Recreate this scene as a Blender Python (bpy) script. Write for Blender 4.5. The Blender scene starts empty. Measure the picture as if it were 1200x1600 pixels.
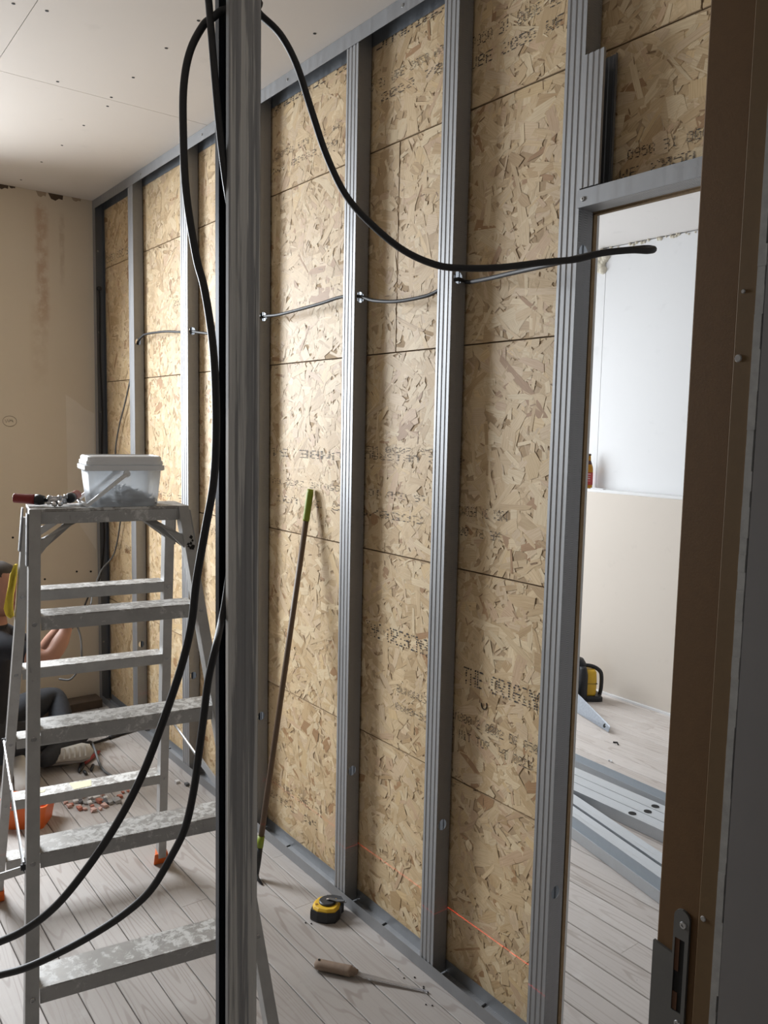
import bpy, math, random
import numpy as np
from mathutils import Matrix, Vector
random.seed(7); rng = np.random.default_rng(11)
S = bpy.context.scene
COL = S.collection

# ------------------------------------------------------------------ camera
cam_d = bpy.data.cameras.new('camera'); cam = bpy.data.objects.new('camera', cam_d); COL.objects.link(cam)
cam_d.sensor_fit = 'VERTICAL'; cam_d.sensor_height = 24.0; cam_d.lens = 1269.4865/1600*24.0
cam_d.clip_start = .02
cam.matrix_world = Matrix(((0.60455208, -0.09224094, 0.79120692, 0.0),
                           (0.79630784, 0.04471599, -0.60323653, -1.52),
                           (0.0202635, 0.99473217, 0.10048532, 1.63), (0, 0, 0, 1)))
S.camera = cam
# ------------------------------------------------------------------ world, daylight, exposure
W = bpy.data.worlds.new('overcast'); S.world = W; W.use_nodes = True
W.node_tree.nodes['Background'].inputs[0].default_value = (.80, .89, 1.0, 1)
W.node_tree.nodes['Background'].inputs[1].default_value = .12
def area(name, loc, rot, sx, sy, power, col, spread=180):
    d = bpy.data.lights.new(name, 'AREA'); d.shape = 'RECTANGLE'; d.size = sx; d.size_y = sy
    d.energy = power; d.color = col
    d.spread = math.radians(spread)
    o = bpy.data.objects.new(name, d); COL.objects.link(o); o.location = loc; o.rotation_euler = rot
    return o
# daylight standing in the two window openings of the back wall (both just outside the frame)
area('window_daylight', (-4.95, -1.32, 2.02), (0, -math.radians(64), 0), 1.5, 1.04, 150, (.90, .95, 1.0), 150)
area('window_daylight', (-4.80, 1.55, 1.62), (0, -math.radians(72), 0), 1.75, 1.3, 66, (.90, .95, 1.0), 160)
area('hallway_fill', (2.2, -1.6, 1.9), (0, math.pi/2, 0), 1.4, 1.0, 2.2, (1.0, .94, .86))  # added fill lamp behind the camera, no known source
S.view_settings.view_transform = 'Standard'; S.view_settings.look = 'None'
S.view_settings.exposure = 0.0; S.view_settings.gamma = 1.0; S.view_settings.use_curve_mapping = False

# ------------------------------------------------------------------ helpers
ORG = {}
def empty(name, loc, label=None, cat=None, group=None, kind=None):
    o = bpy.data.objects.new(name, None); COL.objects.link(o); o.location = loc
    o.empty_display_size = .05; ORG[o.name] = Vector(loc); tag(o, label, cat, group, kind); return o
def tag(o, label=None, cat=None, group=None, kind=None):
    if label: o['label'] = label
    if cat: o['category'] = cat
    if group: o['group'] = group
    if kind: o['kind'] = kind
    return o
class B:
    """collects shapes in world coordinates; build() links ONE mesh object"""
    def __init__(s): s.v = []; s.f = []
    def add(s, vs, fs):
        n = len(s.v); s.v += [tuple(p) for p in vs]; s.f += [tuple(i+n for i in q) for q in fs]; return s
    def box(s, lo, hi, m=None):
        x0, y0, z0 = lo; x1, y1, z1 = hi
        vs = [Vector(p) for p in ((x0,y0,z0),(x1,y0,z0),(x1,y1,z0),(x0,y1,z0),(x0,y0,z1),(x1,y0,z1),(x1,y1,z1),(x0,y1,z1))]
        if m is not None: vs = [m @ p for p in vs]
        return s.add(vs, [(3,2,1,0),(4,5,6,7),(0,1,5,4),(1,2,6,5),(2,3,7,6),(3,0,4,7)])
    def hexa(s, a, b):
        """two corresponding quads a (bottom) and b (top)"""
        return s.add(list(a)+list(b), [(3,2,1,0),(4,5,6,7),(0,1,5,4),(1,2,6,5),(2,3,7,6),(3,0,4,7)])
    def tube(s, pts, r, n=8, caps=True):
        pts = [Vector(p) for p in pts]; k = len(pts); rr = r if hasattr(r, '__len__') else [r]*k
        up = None; vs = []
        for i, p in enumerate(pts):
            t = (pts[min(i+1, k-1)]-pts[max(i-1, 0)]).normalized()
            if up is None:
                up = Vector((0,0,1)) if abs(t.z) < .9 else Vector((1,0,0))
            a = up - t*up.dot(t)
            a.normalize(); up = a; b = t.cross(a)
            vs += [p + (a*math.cos(j*2*math.pi/n) + b*math.sin(j*2*math.pi/n))*rr[i] for j in range(n)]
        fs = [(i*n+j, i*n+(j+1)%n, (i+1)*n+(j+1)%n, (i+1)*n+j) for i in range(k-1) for j in range(n)]
        if caps: fs += [tuple(range(n-1, -1, -1)), tuple(range((k-1)*n, k*n))]
        return s.add(vs, fs)
    def lathe(s, prof, n=20, m=None):
        """prof: (radius, z) pairs about local z"""
        vs = [Vector((r*math.cos(j*2*math.pi/n), r*math.sin(j*2*math.pi/n), z)) for r, z in prof for j in range(n)]
        if m is not None: vs = [m @ p for p in vs]
        k = len(prof)
        fs = [(i*n+j, i*n+(j+1)%n, (i+1)*n+(j+1)%n, (i+1)*n+j) for i in range(k-1) for j in range(n)]
        fs += [tuple(range(n-1, -1, -1)), tuple(range((k-1)*n, k*n))]
        return s.add(vs, fs)
    def prism(s, poly, d, m=None):
        """polygon in local xy from z=0 to z=d"""
        n = len(poly); vs = [Vector((x, y, 0)) for x, y in poly]+[Vector((x, y, d)) for x, y in poly]
        if m is not None: vs = [m @ p for p in vs]
        return s.add(vs, [tuple(range(n-1, -1, -1)), tuple(range(n, 2*n))]+[(i, (i+1)%n, n+(i+1)%n, n+i) for i in range(n)])
    def strip(s, line, a, b):
        """sheet: polyline 'line' of (point) moved from offset a to offset b"""
        n = len(line); a = Vector(a); b = Vector(b)
        return s.add([Vector(p)+a for p in line]+[Vector(p)+b for p in line], [(i, i+1, n+i+1, n+i) for i in range(n-1)])
    def build(s, name, mat, parent=None, smooth=False, solid=0, bevel=0, label=None, kind=None, fix=True):
        org = Vector((0,0,0))
        if parent is not None:
            org = ORG.get(parent.name, org)
        me = bpy.data.meshes.new(name)
        me.from_pydata([Vector(p)-org for p in s.v], [], s.f); me.update()
        if mat: me.materials.append(mat)
        o = bpy.data.objects.new(name, me); COL.objects.link(o)
        ORG[o.name] = org
        if parent is not None: o.parent = parent
        if smooth:
            me.polygons.foreach_set('use_smooth', [True]*len(me.polygons))
        if solid:
            md = o.modifiers.new('thickness', 'SOLIDIFY'); md.thickness = solid; md.offset = 0
        if bevel:
            md = o.modifiers.new('edge', 'BEVEL'); md.width = bevel; md.segments = 2; md.limit_method = 'ANGLE'; md.angle_limit = .6
        if label: o['label'] = label
        if kind: o['kind'] = kind
        return o
def frame_m(o, x, y, z=None):
    x = Vector(x).normalized(); y = Vector(y); y = (y-x*y.dot(x)).normalized(); z = x.cross(y)
    m = Matrix(((x.x, y.x, z.x, o[0]), (x.y, y.y, z.y, o[1]), (x.z, y.z, z.z, o[2]), (0,0,0,1))); return m
def spline(pts, sub=8):
    P = [np.array(p, float) for p in pts]; P = [2*P[0]-P[1]]+P+[2*P[-1]-P[-2]]; out = []
    for i in range(1, len(P)-2):
        a, b, c, d = P[i-1:i+3]
        for k in range(sub):
            t = k/sub
            out.append(.5*((2*b)+(c-a)*t+(2*a-5*b+4*c-d)*t*t+(3*b-a-3*c+d)*t**3))
    out.append(P[-2]); return [tuple(q) for q in out]

# ------------------------------------------------------------------ materials
class Mat:
    def __init__(s, name, rough=.6, metal=0.0):
        s.m = bpy.data.materials.new(name); s.m.use_nodes = True; s.nt = s.m.node_tree
        s.b = s.nt.nodes['Principled BSDF']; s.b.inputs['Roughness'].default_value = rough; s.b.inputs['Metallic'].default_value = metal
        s.co = None
    def n(s, t, **k):
        nd = s.nt.nodes.new(t)
        for a, v in k.items(): setattr(nd, a, v)
        return nd
    def set(s, nd, key, v):
        if isinstance(v, (int, float, tuple)): nd.inputs[key].default_value = v
        else: s.nt.links.new(v, nd.inputs[key])
    def coord(s, which='Object'):
        if s.co is None: s.co = s.n('ShaderNodeTexCoord')
        return s.co.outputs[which]
    def mapv(s, v, scale=(1,1,1), loc=(0,0,0), rot=(0,0,0)):
        nd = s.n('ShaderNodeMapping'); s.set(nd, 'Vector', v); nd.inputs['Scale'].default_value = scale
        nd.inputs['Location'].default_value = loc; nd.inputs['Rotation'].default_value = rot; return nd.outputs[0]
    def noise(s, v, scale, detail=4, rough=.55, dist=0.0):
        nd = s.n('ShaderNodeTexNoise'); s.set(nd, 'Vector', v); nd.inputs['Scale'].default_value = scale
        nd.inputs['Detail'].default_value = detail; nd.inputs['Roughness'].default_value = rough; nd.inputs['Distortion'].default_value = dist
        return nd.outputs['Fac']
    def math(s, op, a, b=0.0, c=0.0, clamp=False):
        nd = s.n('ShaderNodeMath', operation=op, use_clamp=clamp)
        for i, x in enumerate((a, b, c)): s.set(nd, i, x)
        return nd.outputs[0]
    def ramp(s, v, a, b, lo=0.0, hi=1.0):
        nd = s.n('ShaderNodeMapRange', interpolation_type='SMOOTHSTEP', clamp=True); s.set(nd, 0, v)
        for i, x in zip((1,2,3,4), (a, b, lo, hi)): nd.inputs[i].default_value = x
        return nd.outputs[0]
    def mix(s, f, a, b, blend='MIX'):
        nd = s.n('ShaderNodeMix', data_type='RGBA', blend_type=blend); s.set(nd, 0, f)
        for i, x in ((6, a), (7, b)):
            if isinstance(x, tuple): nd.inputs[i].default_value = x if len(x) == 4 else x+(1,)
            else: s.nt.links.new(x, nd.inputs[i])
        return nd.outputs[2]
    def xyz(s, v):
        nd = s.n('ShaderNodeSeparateXYZ'); s.set(nd, 0, v); return nd.outputs
    def color(s, c):
        if isinstance(c, tuple): s.b.inputs['Base Color'].default_value = c if len(c) == 4 else c+(1,)
        else: s.nt.links.new(c, s.b.inputs['Base Color'])
    def bump(s, h, strength=.3, dist=.002):
        nd = s.n('ShaderNodeBump'); nd.inputs['Strength'].default_value = strength; nd.inputs['Distance'].default_value = dist
        s.set(nd, 'Height', h); s.nt.links.new(nd.outputs[0], s.b.inputs['Normal'])
def plain(name, c, rough=.6, metal=0.0, var=.12, scale=14.0, bump=0.0, stretch=(1,1,1)):
    m = Mat(name, rough, metal); v = m.mapv(m.coord(), stretch)
    n = m.noise(v, scale)
    m.color(m.mix(n, tuple(x*(1-var) for x in c), tuple(min(1, x*(1+var)) for x in c)))
    if bump: m.bump(m.noise(v, scale*6, 3), bump, .001)
    return m.m
def galv(name, web=False, c1=(.25,.256,.266), c2=(.37,.376,.386), rough=.5, metal=.6, hatch_axis=2):
    m = Mat(name, rough, metal); v = m.coord()
    a = m.noise(m.mapv(v, (30, 30, 1.2) if hatch_axis == 2 else (1.2, 30, 30)), 1.6, 5, .6)
    b = m.noise(v, 55, 2)
    m.color(m.mix(m.math('ADD', m.math('MULTIPLY', a, .75), m.math('MULTIPLY', b, .25)), c1, c2))
    m.set(m.b, 'Roughness', m.ramp(a, .3, .7, rough-.08, rough+.12))
    if web:
        x = m.xyz(v)
        h = m.math('SINE', m.math('MULTIPLY', x[hatch_axis], 2*math.pi/.0055))
        k = m.math('SINE', m.math('MULTIPLY', x[1], 2*math.pi/.021))
        m.bump(m.math('MULTIPLY', m.math('GREATER_THAN', k, .1), h), .35, .0008)
    return m.m
GALV = galv('galvanised_steel'); GALVF_LIT = galv('galvanised_lit_flange', False, (.30,.306,.316), (.42,.426,.436), .49, .62); GALVW = galv('galvanised_knurled', True); GALVX = galv('galvanised_knurled_track', True, hatch_axis=0)  # front flange copy lightened to put the window's gleam into its colour
GALVN = galv('lit_galvanised_steel', False, (.52,.55,.58), (.66,.69,.72), .45, .6); GALVNX_LIT = galv('lit_galvanised_web', True, (.52,.55,.58), (.66,.69,.72), .5, .5, hatch_axis=0)  # lighter galvanised copies: the next room's stronger daylight is put into the colour
GALVD_SHADE = galv('galvanised_shaded_inner', False, (.15,.165,.185), (.23,.245,.265), .45)  # darker galvanised copy: shade on the inner faces is put into its colour
def stained():
    m = Mat('stained_galvanised_steel', .6, .12); v = m.coord()
    s = m.noise(m.mapv(v, (60, 60, 1.1)), 1.0, 6, .62, .3)
    k = m.ramp(s, .47, .52)
    f = m.noise(m.mapv(v, (160, 160, 3)), 1.0, 3)
    light = m.mix(f, (.50,.495,.475), (.68,.67,.645)); dark = m.mix(f, (.22,.222,.228), (.36,.36,.36))
    m.color(m.mix(k, dark, light)); return m.m
STAIN = stained()
POST_SHADE = plain('shaded_steel_inside', (.035,.042,.055), .35, .6, .2)  # near-black: shade inside the open post is painted into the steel colour
def alu(name, paint=0.0, c=(.40,.395,.385)):
    m = Mat(name, .5, .45); v = m.coord()
    a = m.noise(m.mapv(v, (6, 6, 6)), 3.0, 6, .65)
    col = m.mix(a, tuple(x*.72 for x in c), tuple(x*1.2 for x in c))
    scr = m.noise(m.mapv(v, (25, 90, 25), rot=(.2,.3,.5)), 1.5, 3)
    col = m.mix(m.ramp(scr, .66, .74, 0, .35), col, (.15,.15,.15))
    if paint:
        p = m.noise(v, 46, 8, .74, .5); q = m.noise(v, 6, 3)
        pm = m.math('MULTIPLY', m.ramp(m.math('ADD', p, m.math('MULTIPLY', q, .45)), .79-paint*.14, .92-paint*.14), .85)
        col = m.mix(pm, col, (.66,.655,.635))
        m.set(m.b, 'Metallic', m.math('MULTIPLY', m.math('SUBTRACT', 1.0, pm), .35))
    m.color(col); m.bump(a, .1, .001); return m.m
ALU = alu('ladder_aluminium'); TREAD = alu('ladder_tread', .8, (.31,.295,.275)); LIP = alu('ladder_tread_lip', .1, (.40,.395,.385))
def planks(name, k=1.0):
    m = Mat(name, .62); v = m.coord(); oi = m.n('ShaderNodeObjectInfo')
    r = oi.outputs['Random']
    cm = m.n('ShaderNodeCombineXYZ'); m.set(cm, 0, m.math('MULTIPLY', r, 37.0)); m.set(cm, 1, m.math('MULTIPLY', r, 11.0))
    ad = m.n('ShaderNodeVectorMath', operation='ADD'); m.set(ad, 0, v); m.set(ad, 1, cm.outputs[0]); w = ad.outputs[0]
    big = m.noise(m.mapv(w, (.75, 8, 1)), 1.0, 2, .4)
    ring = m.math('SINE', m.math('MULTIPLY', big, 120.0))
    fine = m.noise(m.mapv(w, (3, 150, 1)), 1.0, 3)
    wear = m.ramp(m.noise(m.mapv(w, (1, 3, 1)), 1.4, 3), .35, .68, .08, .5); grain = m.math('MULTIPLY', m.ramp(ring, .55, 1.0), wear)
    base = m.mix(r, tuple(x*k for x in (.37,.335,.31)), tuple(x*k for x in (.45,.415,.39)))
    col = m.mix(grain, base, tuple(x*k for x in (.215,.17,.14))); col = m.mix(m.math('MULTIPLY', m.ramp(fine, .5, .75), .25), col, tuple(x*k for x in (.25,.21,.18)))
    dirt = m.noise(m.coord(), 5.5, 5, .65); d2 = m.noise(m.coord(), 42, 3, .6)
    col = m.mix(m.ramp(dirt, .52, .72, 0, .55), col, tuple(x*k for x in (.48,.46,.44))); col = m.mix(m.ramp(d2, .68, .74, 0, .5), col, (.30,.27,.25))
    m.color(col); m.bump(fine, .15, .0006); return m.m
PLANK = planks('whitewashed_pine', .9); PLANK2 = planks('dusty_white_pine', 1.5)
def osb_strand():
    m = Mat('wood_strand', .56); at = m.n('ShaderNodeAttribute', attribute_name='tone'); uv = m.n('ShaderNodeUVMap')
    g = m.noise(m.mapv(uv.outputs[0], (14, 420, 1)), 1.0, 3, .6)
    c = m.mix(m.ramp(g, .35, .75), at.outputs['Color'], (.62,.5,.36), 'MULTIPLY')
    c2 = m.mix(.5, at.outputs['Color'], c)
    big = m.noise(m.coord(), 7, 3)
    m.color(m.mix(m.ramp(big, .5, .75, 0, .22), c2, (.40,.27,.14))); return m.m
STRAND = osb_strand(); OSB = plain('osb_core', (.44,.31,.18), .8, 0, .3, 40)
OSBEDGE = plain('osb_edge', (.28,.19,.10), .85, 0, .45, 120, .4, (1, 1, .4))
INK = plain('print_ink', (.035,.03,.028), .7, 0, .3)
def back_plaster():
    m = Mat('cream_plaster', .85); v = m.coord(); x = m.xyz(v)
    n = m.noise(v, 2.2, 5, .55); n2 = m.noise(v, 30, 4)
    c = m.mix(n, (.56,.485,.375), (.65,.57,.455)); c = m.mix(m.math('MULTIPLY', n2, .25), c, (.59,.515,.415))
    def band(y, w, z0, z1, k):
        a = m.math('ABSOLUTE', m.math('SUBTRACT', m.math('ADD', x[1], m.math('MULTIPLY', n2, .02)), y+.01))
        f = m.ramp(a, w*.3, w, 1, 0)
        f = m.math('MULTIPLY', f, m.math('MULTIPLY', m.ramp(x[2], z0-.15, z0+.1), m.ramp(x[2], z1-.05, z1+.02, 1, 0)))
        return m.math('MULTIPLY', f, m.math('MULTIPLY', m.ramp(m.noise(v, 18, 5), .3, .6), k))
    c = m.mix(band(-.275, .045, 2.2, 2.82, .6), c, (.40,.235,.14)); c = m.mix(band(-.17, .02, 2.45, 2.78, .4), c, (.36,.25,.16))
    c = m.mix(band(-.30, .06, 1.9, 2.3, .25), c, (.42,.30,.19))
    m.color(c); m.bump(n2, .25, .002); return m.m
PLASTER = back_plaster(); PATCH = plain('fresh_filler', (.66,.595,.50), .85, 0, .05, 8)
def board(name, c, var=.05):
    m = Mat(name, .8); v = m.coord(); n = m.noise(v, 1.6, 4); s = m.noise(m.mapv(v, (1, 1, 1)), 9, 5, .6)
    col = m.mix(n, tuple(x*(1-var) for x in c), tuple(min(1, x*(1+var)) for x in c))
    col = m.mix(m.ramp(s, .62, .75, 0, .12), col, tuple(x*.6 for x in c)); m.color(col); return m.m
CEIL = board('ceiling_plasterboard', (.58,.53,.48)); WHITE = board('white_plasterboard', (.78,.78,.78), .02); BEIGE = board('beige_plasterboard', (.68,.615,.54), .03)
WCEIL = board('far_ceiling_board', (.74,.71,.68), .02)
MDF = plain('raw_mdf', (.135,.068,.020), .75, 0, .12, 60, .1); MDF2 = plain('raw_mdf_rebate', (.145,.085,.032), .75, 0, .12, 40, .1)
GREYWALL = plain('grey_plaster', (.22,.208,.203), .85, 0, .06, 12, .1); PAINTEDGE = plain('white_paint_edge', (.36,.35,.33), .7, 0, .3, 90)
ROOMW = plain('room_plaster', (.24,.215,.19), .85, 0, .06, 4)
SHADE_TORN = plain('shade_and_torn_edge', (.075,.05,.032), .8, 0, .4, 20, .3)  # dark brown for torn plaster edges and for the painted shade strip
RUBBER = plain('black_cable_sheath', (.014,.014,.016), .55, 0, .2, 30); GREYCAB = plain('grey_cable_sheath', (.13,.135,.14), .5, 0, .1)
SCREW = plain('zinc_screw', (.42,.42,.42), .35, .9); DARK = plain('dark_hole', (.012,.011,.010), .9)
BLACKPL = plain('black_plastic', (.016,.017,.02), .45, 0, .2); YELLOW = plain('yellow_plastic', (.66,.40,.025), .45, 0, .08)
RED = plain('red_grip', (.24,.022,.018), .4, 0, .12); CHROME = plain('chrome_steel', (.62,.62,.63), .22, 1.0, .1); ORANGE = plain('orange_plastic', (.66,.125,.018), .45, 0, .06)
YCLOTH = plain('yellow_rag', (.92,.68,.07), .9, 0, .15, 40, .4)
BROOM = plain('brown_handle', (.115,.07,.04), .5, 0, .25, 12, .1, (1, 1, .2)); GREEN = plain('green_plastic', (.20,.26,.015), .5, 0, .12)
WOODH = plain('worn_wood_handle', (.26,.19,.14), .75, 0, .35, 45, .3, (1, 1, 1)); BLADE = plain('steel_blade', (.40,.40,.42), .4, .8, .25, 60)
SAWST = plain('spotted_saw_steel', (.27,.29,.32), .5, .4, .3, 75); SKIN = plain('skin', (.34,.17,.115), .55, 0, .08, 20)
SHIRT = plain('dark_tshirt', (.012,.013,.018), .9, 0, .3, 30); JEANS = plain('dark_jeans', (.028,.03,.036), .9, 0, .4, 60); HAIR = plain('dark_hair', (.018,.012,.009), .6, 0, .4, 50)
SHOE = plain('white_shoe', (.55,.53,.50), .7, 0, .08); SOLE = plain('shoe_sole', (.47,.44,.39), .7, 0, .1)
FOAM = plain('builders_foam', (.66,.61,.50), .85, 0, .15, 30, .5); GLASSB = None

# ------------------------------------------------------------------ structure: floor, ceiling, walls
XB, XR, YF, H = -4.74, -.46, 2.66, 2.87
fl = empty('floor', (0, 0, 0), kind='structure')
B().box((XB-.2, -3.3, -.06), (2.6, YF+.3, -.026)).build('sub_floor', DARK, fl)
pw = .102; k0 = int((-3.3+.77)/pw)-1; meshes = {}
def plank_mesh(L, pm):
    b = B(); g = .0014; e = .0018
    b.hexa([(0, g, -.024), (L, g, -.024), (L, pw-g, -.024), (0, pw-g, -.024)], [(0, g, -.0015), (L, g, -.0015), (L, pw-g, -.0015), (0, pw-g, -.0015)])
    n = len(b.v); b.v += [(0.0006, g+e, 0), (L-.0006, g+e, 0), (L-.0006, pw-g-e, 0), (.0006, pw-g-e, 0)]
    b.f.remove((4,5,6,7)); b.f += [(8,9,10,11), (4,5,9,8), (5,6,10,9), (6,7,11,10), (7,4,8,11)]
    me = bpy.data.meshes.new('plank'); me.from_pydata(b.v, [], b.f); me.materials.append(pm); me.update(); return me
for k in range(k0, int((YF+.1+.77)/pw)+1):
    y = -.77+k*pw; x = XB; r = random.Random(k*13+5)
    cuts = [x+1.2+r.random()*2.6]; cuts.append(cuts[0]+2.2+r.random()*1.2); cuts = [c for c in cuts if c < 2.0]+[2.5]
    if y > .1: cuts = [c for c in cuts if c < .6] + [1.2]
    for c in cuts:
        L = round(c-x, 2)
        ky = (L, y > .05)
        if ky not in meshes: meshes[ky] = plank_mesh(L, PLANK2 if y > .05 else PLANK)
        o = bpy.data.objects.new('plank', meshes[ky]); COL.objects.link(o); o.location = (x, y, 0); o.parent = fl; x += L
ce = empty('ceiling', (0, 0, 0), kind='structure')
B().box((XB-.1, -3.3, H+.014), (2.6, .075, H+.10)).build('ceiling_slab', ROOMW, ce)
xs = [XB, -3.25, -1.25, 2.5]; ys = [-3.3, -2.07, -.82, .075]
for i in range(3):
    for j in range(3):
        B().box((xs[i]+.0012, ys[j]+.0012, H), (xs[i+1]-.0012, ys[j+1]-.0012, H+.0125)).build('plasterboard_panel', CEIL, ce)
for x, y in ((-2.46,-.40),(-2.70,-.405),(-2.995,-.408),(-3.224,-.409),(-3.321,-.391),(-3.593,-.399),(-3.906,-.399),(-4.213,-.407),(-4.586,-.411),(-2.72,-.872),(-2.70,-.782),(-3.21,-.61),(-2.3,-.08)):
    B().lathe([(.0055, -.0008), (.0055, .004)], 10, Matrix.Translation((x, y, H))).build('screw_head', DARK, ce)
fc = empty('ceiling_far', (0, 0, 0), kind='structure')
B().box((XB, .09, 2.80), (2.5, YF+.15, 2.88)).build('far_ceiling_panel', WCEIL, fc)
# back wall with two window openings
bw = empty('wall_back', (XB, 0, 0), kind='structure')
def wall_with_openings(ops, y0, y1, z1, name, mat):
    b = B(); y = y0
    for a, c, lo, hi in ops:
        b.box((XB-.3, y, 0), (XB, a, z1)).box((XB-.3, a, 0), (XB, c, lo)).box((XB-.3, a, hi), (XB, c, z1)); y = c
    b.box((XB-.3, y, 0), (XB, y1, z1)); return b.build(name, mat, bw)
wall_with_openings([(-1.88, -.76, 1.12, 2.76)], -3.3, .07, H, 'plaster_wall', PLASTER)
wall_with_openings([(.9, 2.2, .7, 2.5)], .09, YF+.3, 2.88, 'far_room_wall', WHITE)
M_patch = [(-.165, 1.79), (-.115, 1.76), (-.06, 1.715), (-.008, 1.69), (-.008, .9), (-.10, 1.05), (-.165, 1.24)]
B().add([(XB+.0015, y, z) for y, z in M_patch]+[(XB-.002, y, z) for y, z in M_patch], [tuple(range(7))]+[(i, (i+1)%7, 7+(i+1)%7, 7+i) for i in range(7)]).build('filler_patch', PATCH, bw)
for y, z in ((-.122,.783),(-.46,1.002),(-.298,.755),(-.042,.776),(-.36,.70)):
    B().lathe([(.006, 0), (.006, .0015)], 10, Matrix.Translation((XB, y, z)) @ Matrix.Rotation(math.pi/2, 4, 'Y')).build('screw_head', DARK, bw)
# torn plaster edge under the ceiling
for i, (y, w, h) in enumerate(((-.47,.06,.025),(-.275,.05,.03),(-.20,.075,.035),(-.09,.05,.02),(-.42,.03,.012))):
    pts = [(y-w/2, H), (y-w*.3, H-h*.8), (y, H-h), (y+w*.25, H-h*.6), (y+w/2, H-h*.7), (y+w*.55, H)]
    B().add([(XB+.002, a, b) for a, b in pts]+[(XB-.002, a, b) for a, b in pts], [tuple(range(6))]+[(j, (j+1)%6, 6+(j+1)%6, 6+j) for j in range(6)]).build('torn_plaster_edge', SHADE_TORN if i % 2 == 0 else plain('torn_plaster', (.36,.28,.2), .9), bw)
# pencil oval with a scribbled mark on the plaster
pen = plain('pencil', (.25,.205,.15), .9)
ov = B().tube([(XB+.001, -.461+.035*math.cos(a), 1.636+.028*math.sin(a)) for a in np.linspace(0, 2*math.pi, 36)], .0011, 5)
for gl in ([(-.485,1.645),(-.478,1.628),(-.472,1.646),(-.466,1.63)], [(-.462,1.631),(-.459,1.646),(-.453,1.640),(-.460,1.637)], [(-.449,1.648),(-.449,1.632),(-.443,1.640),(-.449,1.638),(-.442,1.630)]):
    ov.tube([(XB+.001, a, b) for a, b in gl], .0009, 5)
ov.build('pencil_mark', pen, bw)
for nm, a, c, lo, hi in (('window_1', -1.88, -.76, 1.12, 2.76), ('window_2', .9, 2.2, .7, 2.5)):
    w = empty(nm, (XB-.12, a, lo), kind='structure')
    fr = B(); t = .05
    fr.box((XB-.16, a, lo), (XB-.10, a+t, hi)).box((XB-.16, c-t, lo), (XB-.10, c, hi)).box((XB-.16, a+t, lo), (XB-.10, c-t, lo+t)).box((XB-.16, a+t, hi-t), (XB-.10, c-t, hi))
    fr.build('window_frame', WHITE, w)
    B().box((XB-.10, a, lo-.02), (XB+.02, c, lo)).build('window_sill', WHITE, w)
wl = B().box((XB, -3.42, 0), (2.6, -3.3, H)).build('wall_left', ROOMW); wl['kind'] = 'structure'
# front wall with the doorway the camera looks through
wf = empty('wall_front', (XR, 0, 0), kind='structure')
B().box((-.50, -3.3, 0), (-.10, -1.62, H)).build('plaster_wall', ROOMW, wf)
B().box((-.42, -.74, 0), (-.10, .055, H)).build('grey_reveal', GREYWALL, wf)
B().box((-.50, -1.62, 2.20), (-.10, -.66, H)).build('wall_over_door', ROOMW, wf)
B().box((-.50, -.66, 0), (-.425, .055, H)).build('wall_stub', ROOMW, wf)
hw = empty('wall_hallway', (1.2, 0, 0), kind='structure')
B().box((2.6, -3.3, 0), (2.72, .2, .9)).build('hall_wall_low', ROOMW, hw)
B().box((-.10, .075, 0), (2.6, .2, H)).build('hall_wall_side', GREYWALL, hw)
d1 = empty('door_1', (-.47, -.73, 0), kind='structure')
B().box((-.502, -.732, 0), (-.452, -.662, 2.2)).build('jamb_board', MDF, d1, bevel=.0015)
B().box((-.452, -.7345, 0), (-.431, -.664, 2.2)).build('jamb_rebate', MDF2, d1, bevel=.001)
pe = B(); rr = random.Random(3); zz = 0
while zz < 2.2:
    h = .012+rr.random()*.03; pe.box((-.4315, -.736-.0008*rr.random(), zz), (-.4225-.002*rr.random(), -.70, zz+h)); zz += h
pe.build('paint_edge', PAINTEDGE, d1)
# strike plate: rounded tongue with a long latch slot, wider leaf wrapping the edge
yp = -.7345
PLATE = plain('dull_steel_plate', (.135,.133,.125), .5, .35, .1, 30)
pl = B()
arc = [(-.4705+.0095*math.cos(t), 1.099+.0095*math.sin(t)) for t in np.linspace(math.pi, 0, 9)]
def slab(poly): pl.add([(x, yp-.001, z) for x, z in poly]+[(x, yp+.003, z) for x, z in poly], [tuple(range(len(poly))), tuple(range(2*len(poly)-1, len(poly)-1, -1))]+[(i, (i+1)%len(poly), len(poly)+(i+1)%len(poly), len(poly)+i) for i in range(len(poly))])
slab([(-.480, 1.074)]+arc+[(-.461, 1.074)])
slab([(-.480, .988), (-.480, 1.074), (-.4775, 1.074), (-.4775, .988)]); slab([(-.4655, .988), (-.4655, 1.074), (-.461, 1.074), (-.461, .988)])
slab([(-.480, .90), (-.480, .988), (-.461, .988), (-.461, .90)]); slab([(-.5045, .90), (-.5045, 1.056), (-.480, 1.053), (-.480, .90)])
sp = pl.build('strike_plate', PLATE, d1)
B().box((-.4775, yp+.0005, .988), (-.4655, yp+.02, 1.074)).build('latch_slot', DARK, sp)
B().box((-.4775, yp-.0002, 1.035), (-.4720, yp+.004, 1.0735)).build('slot_lining', plain('slot_wood', (.10,.04,.015), .8), sp)
B().box((-.4775, yp-.0002, .989), (-.4715, yp+.004, 1.010)).build('slot_lining', bpy.data.materials['slot_wood'], sp)
for z in (1.092, .975):
    s_ = B().lathe([(.0042, 0), (.0036, .0012), (.0016, .0012), (.0016, .0004)], 14, Matrix.Translation((-.4685, yp-.001, z)) @ Matrix.Rotation(math.pi/2, 4, 'X')).build('screw', SCREW, sp)
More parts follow.
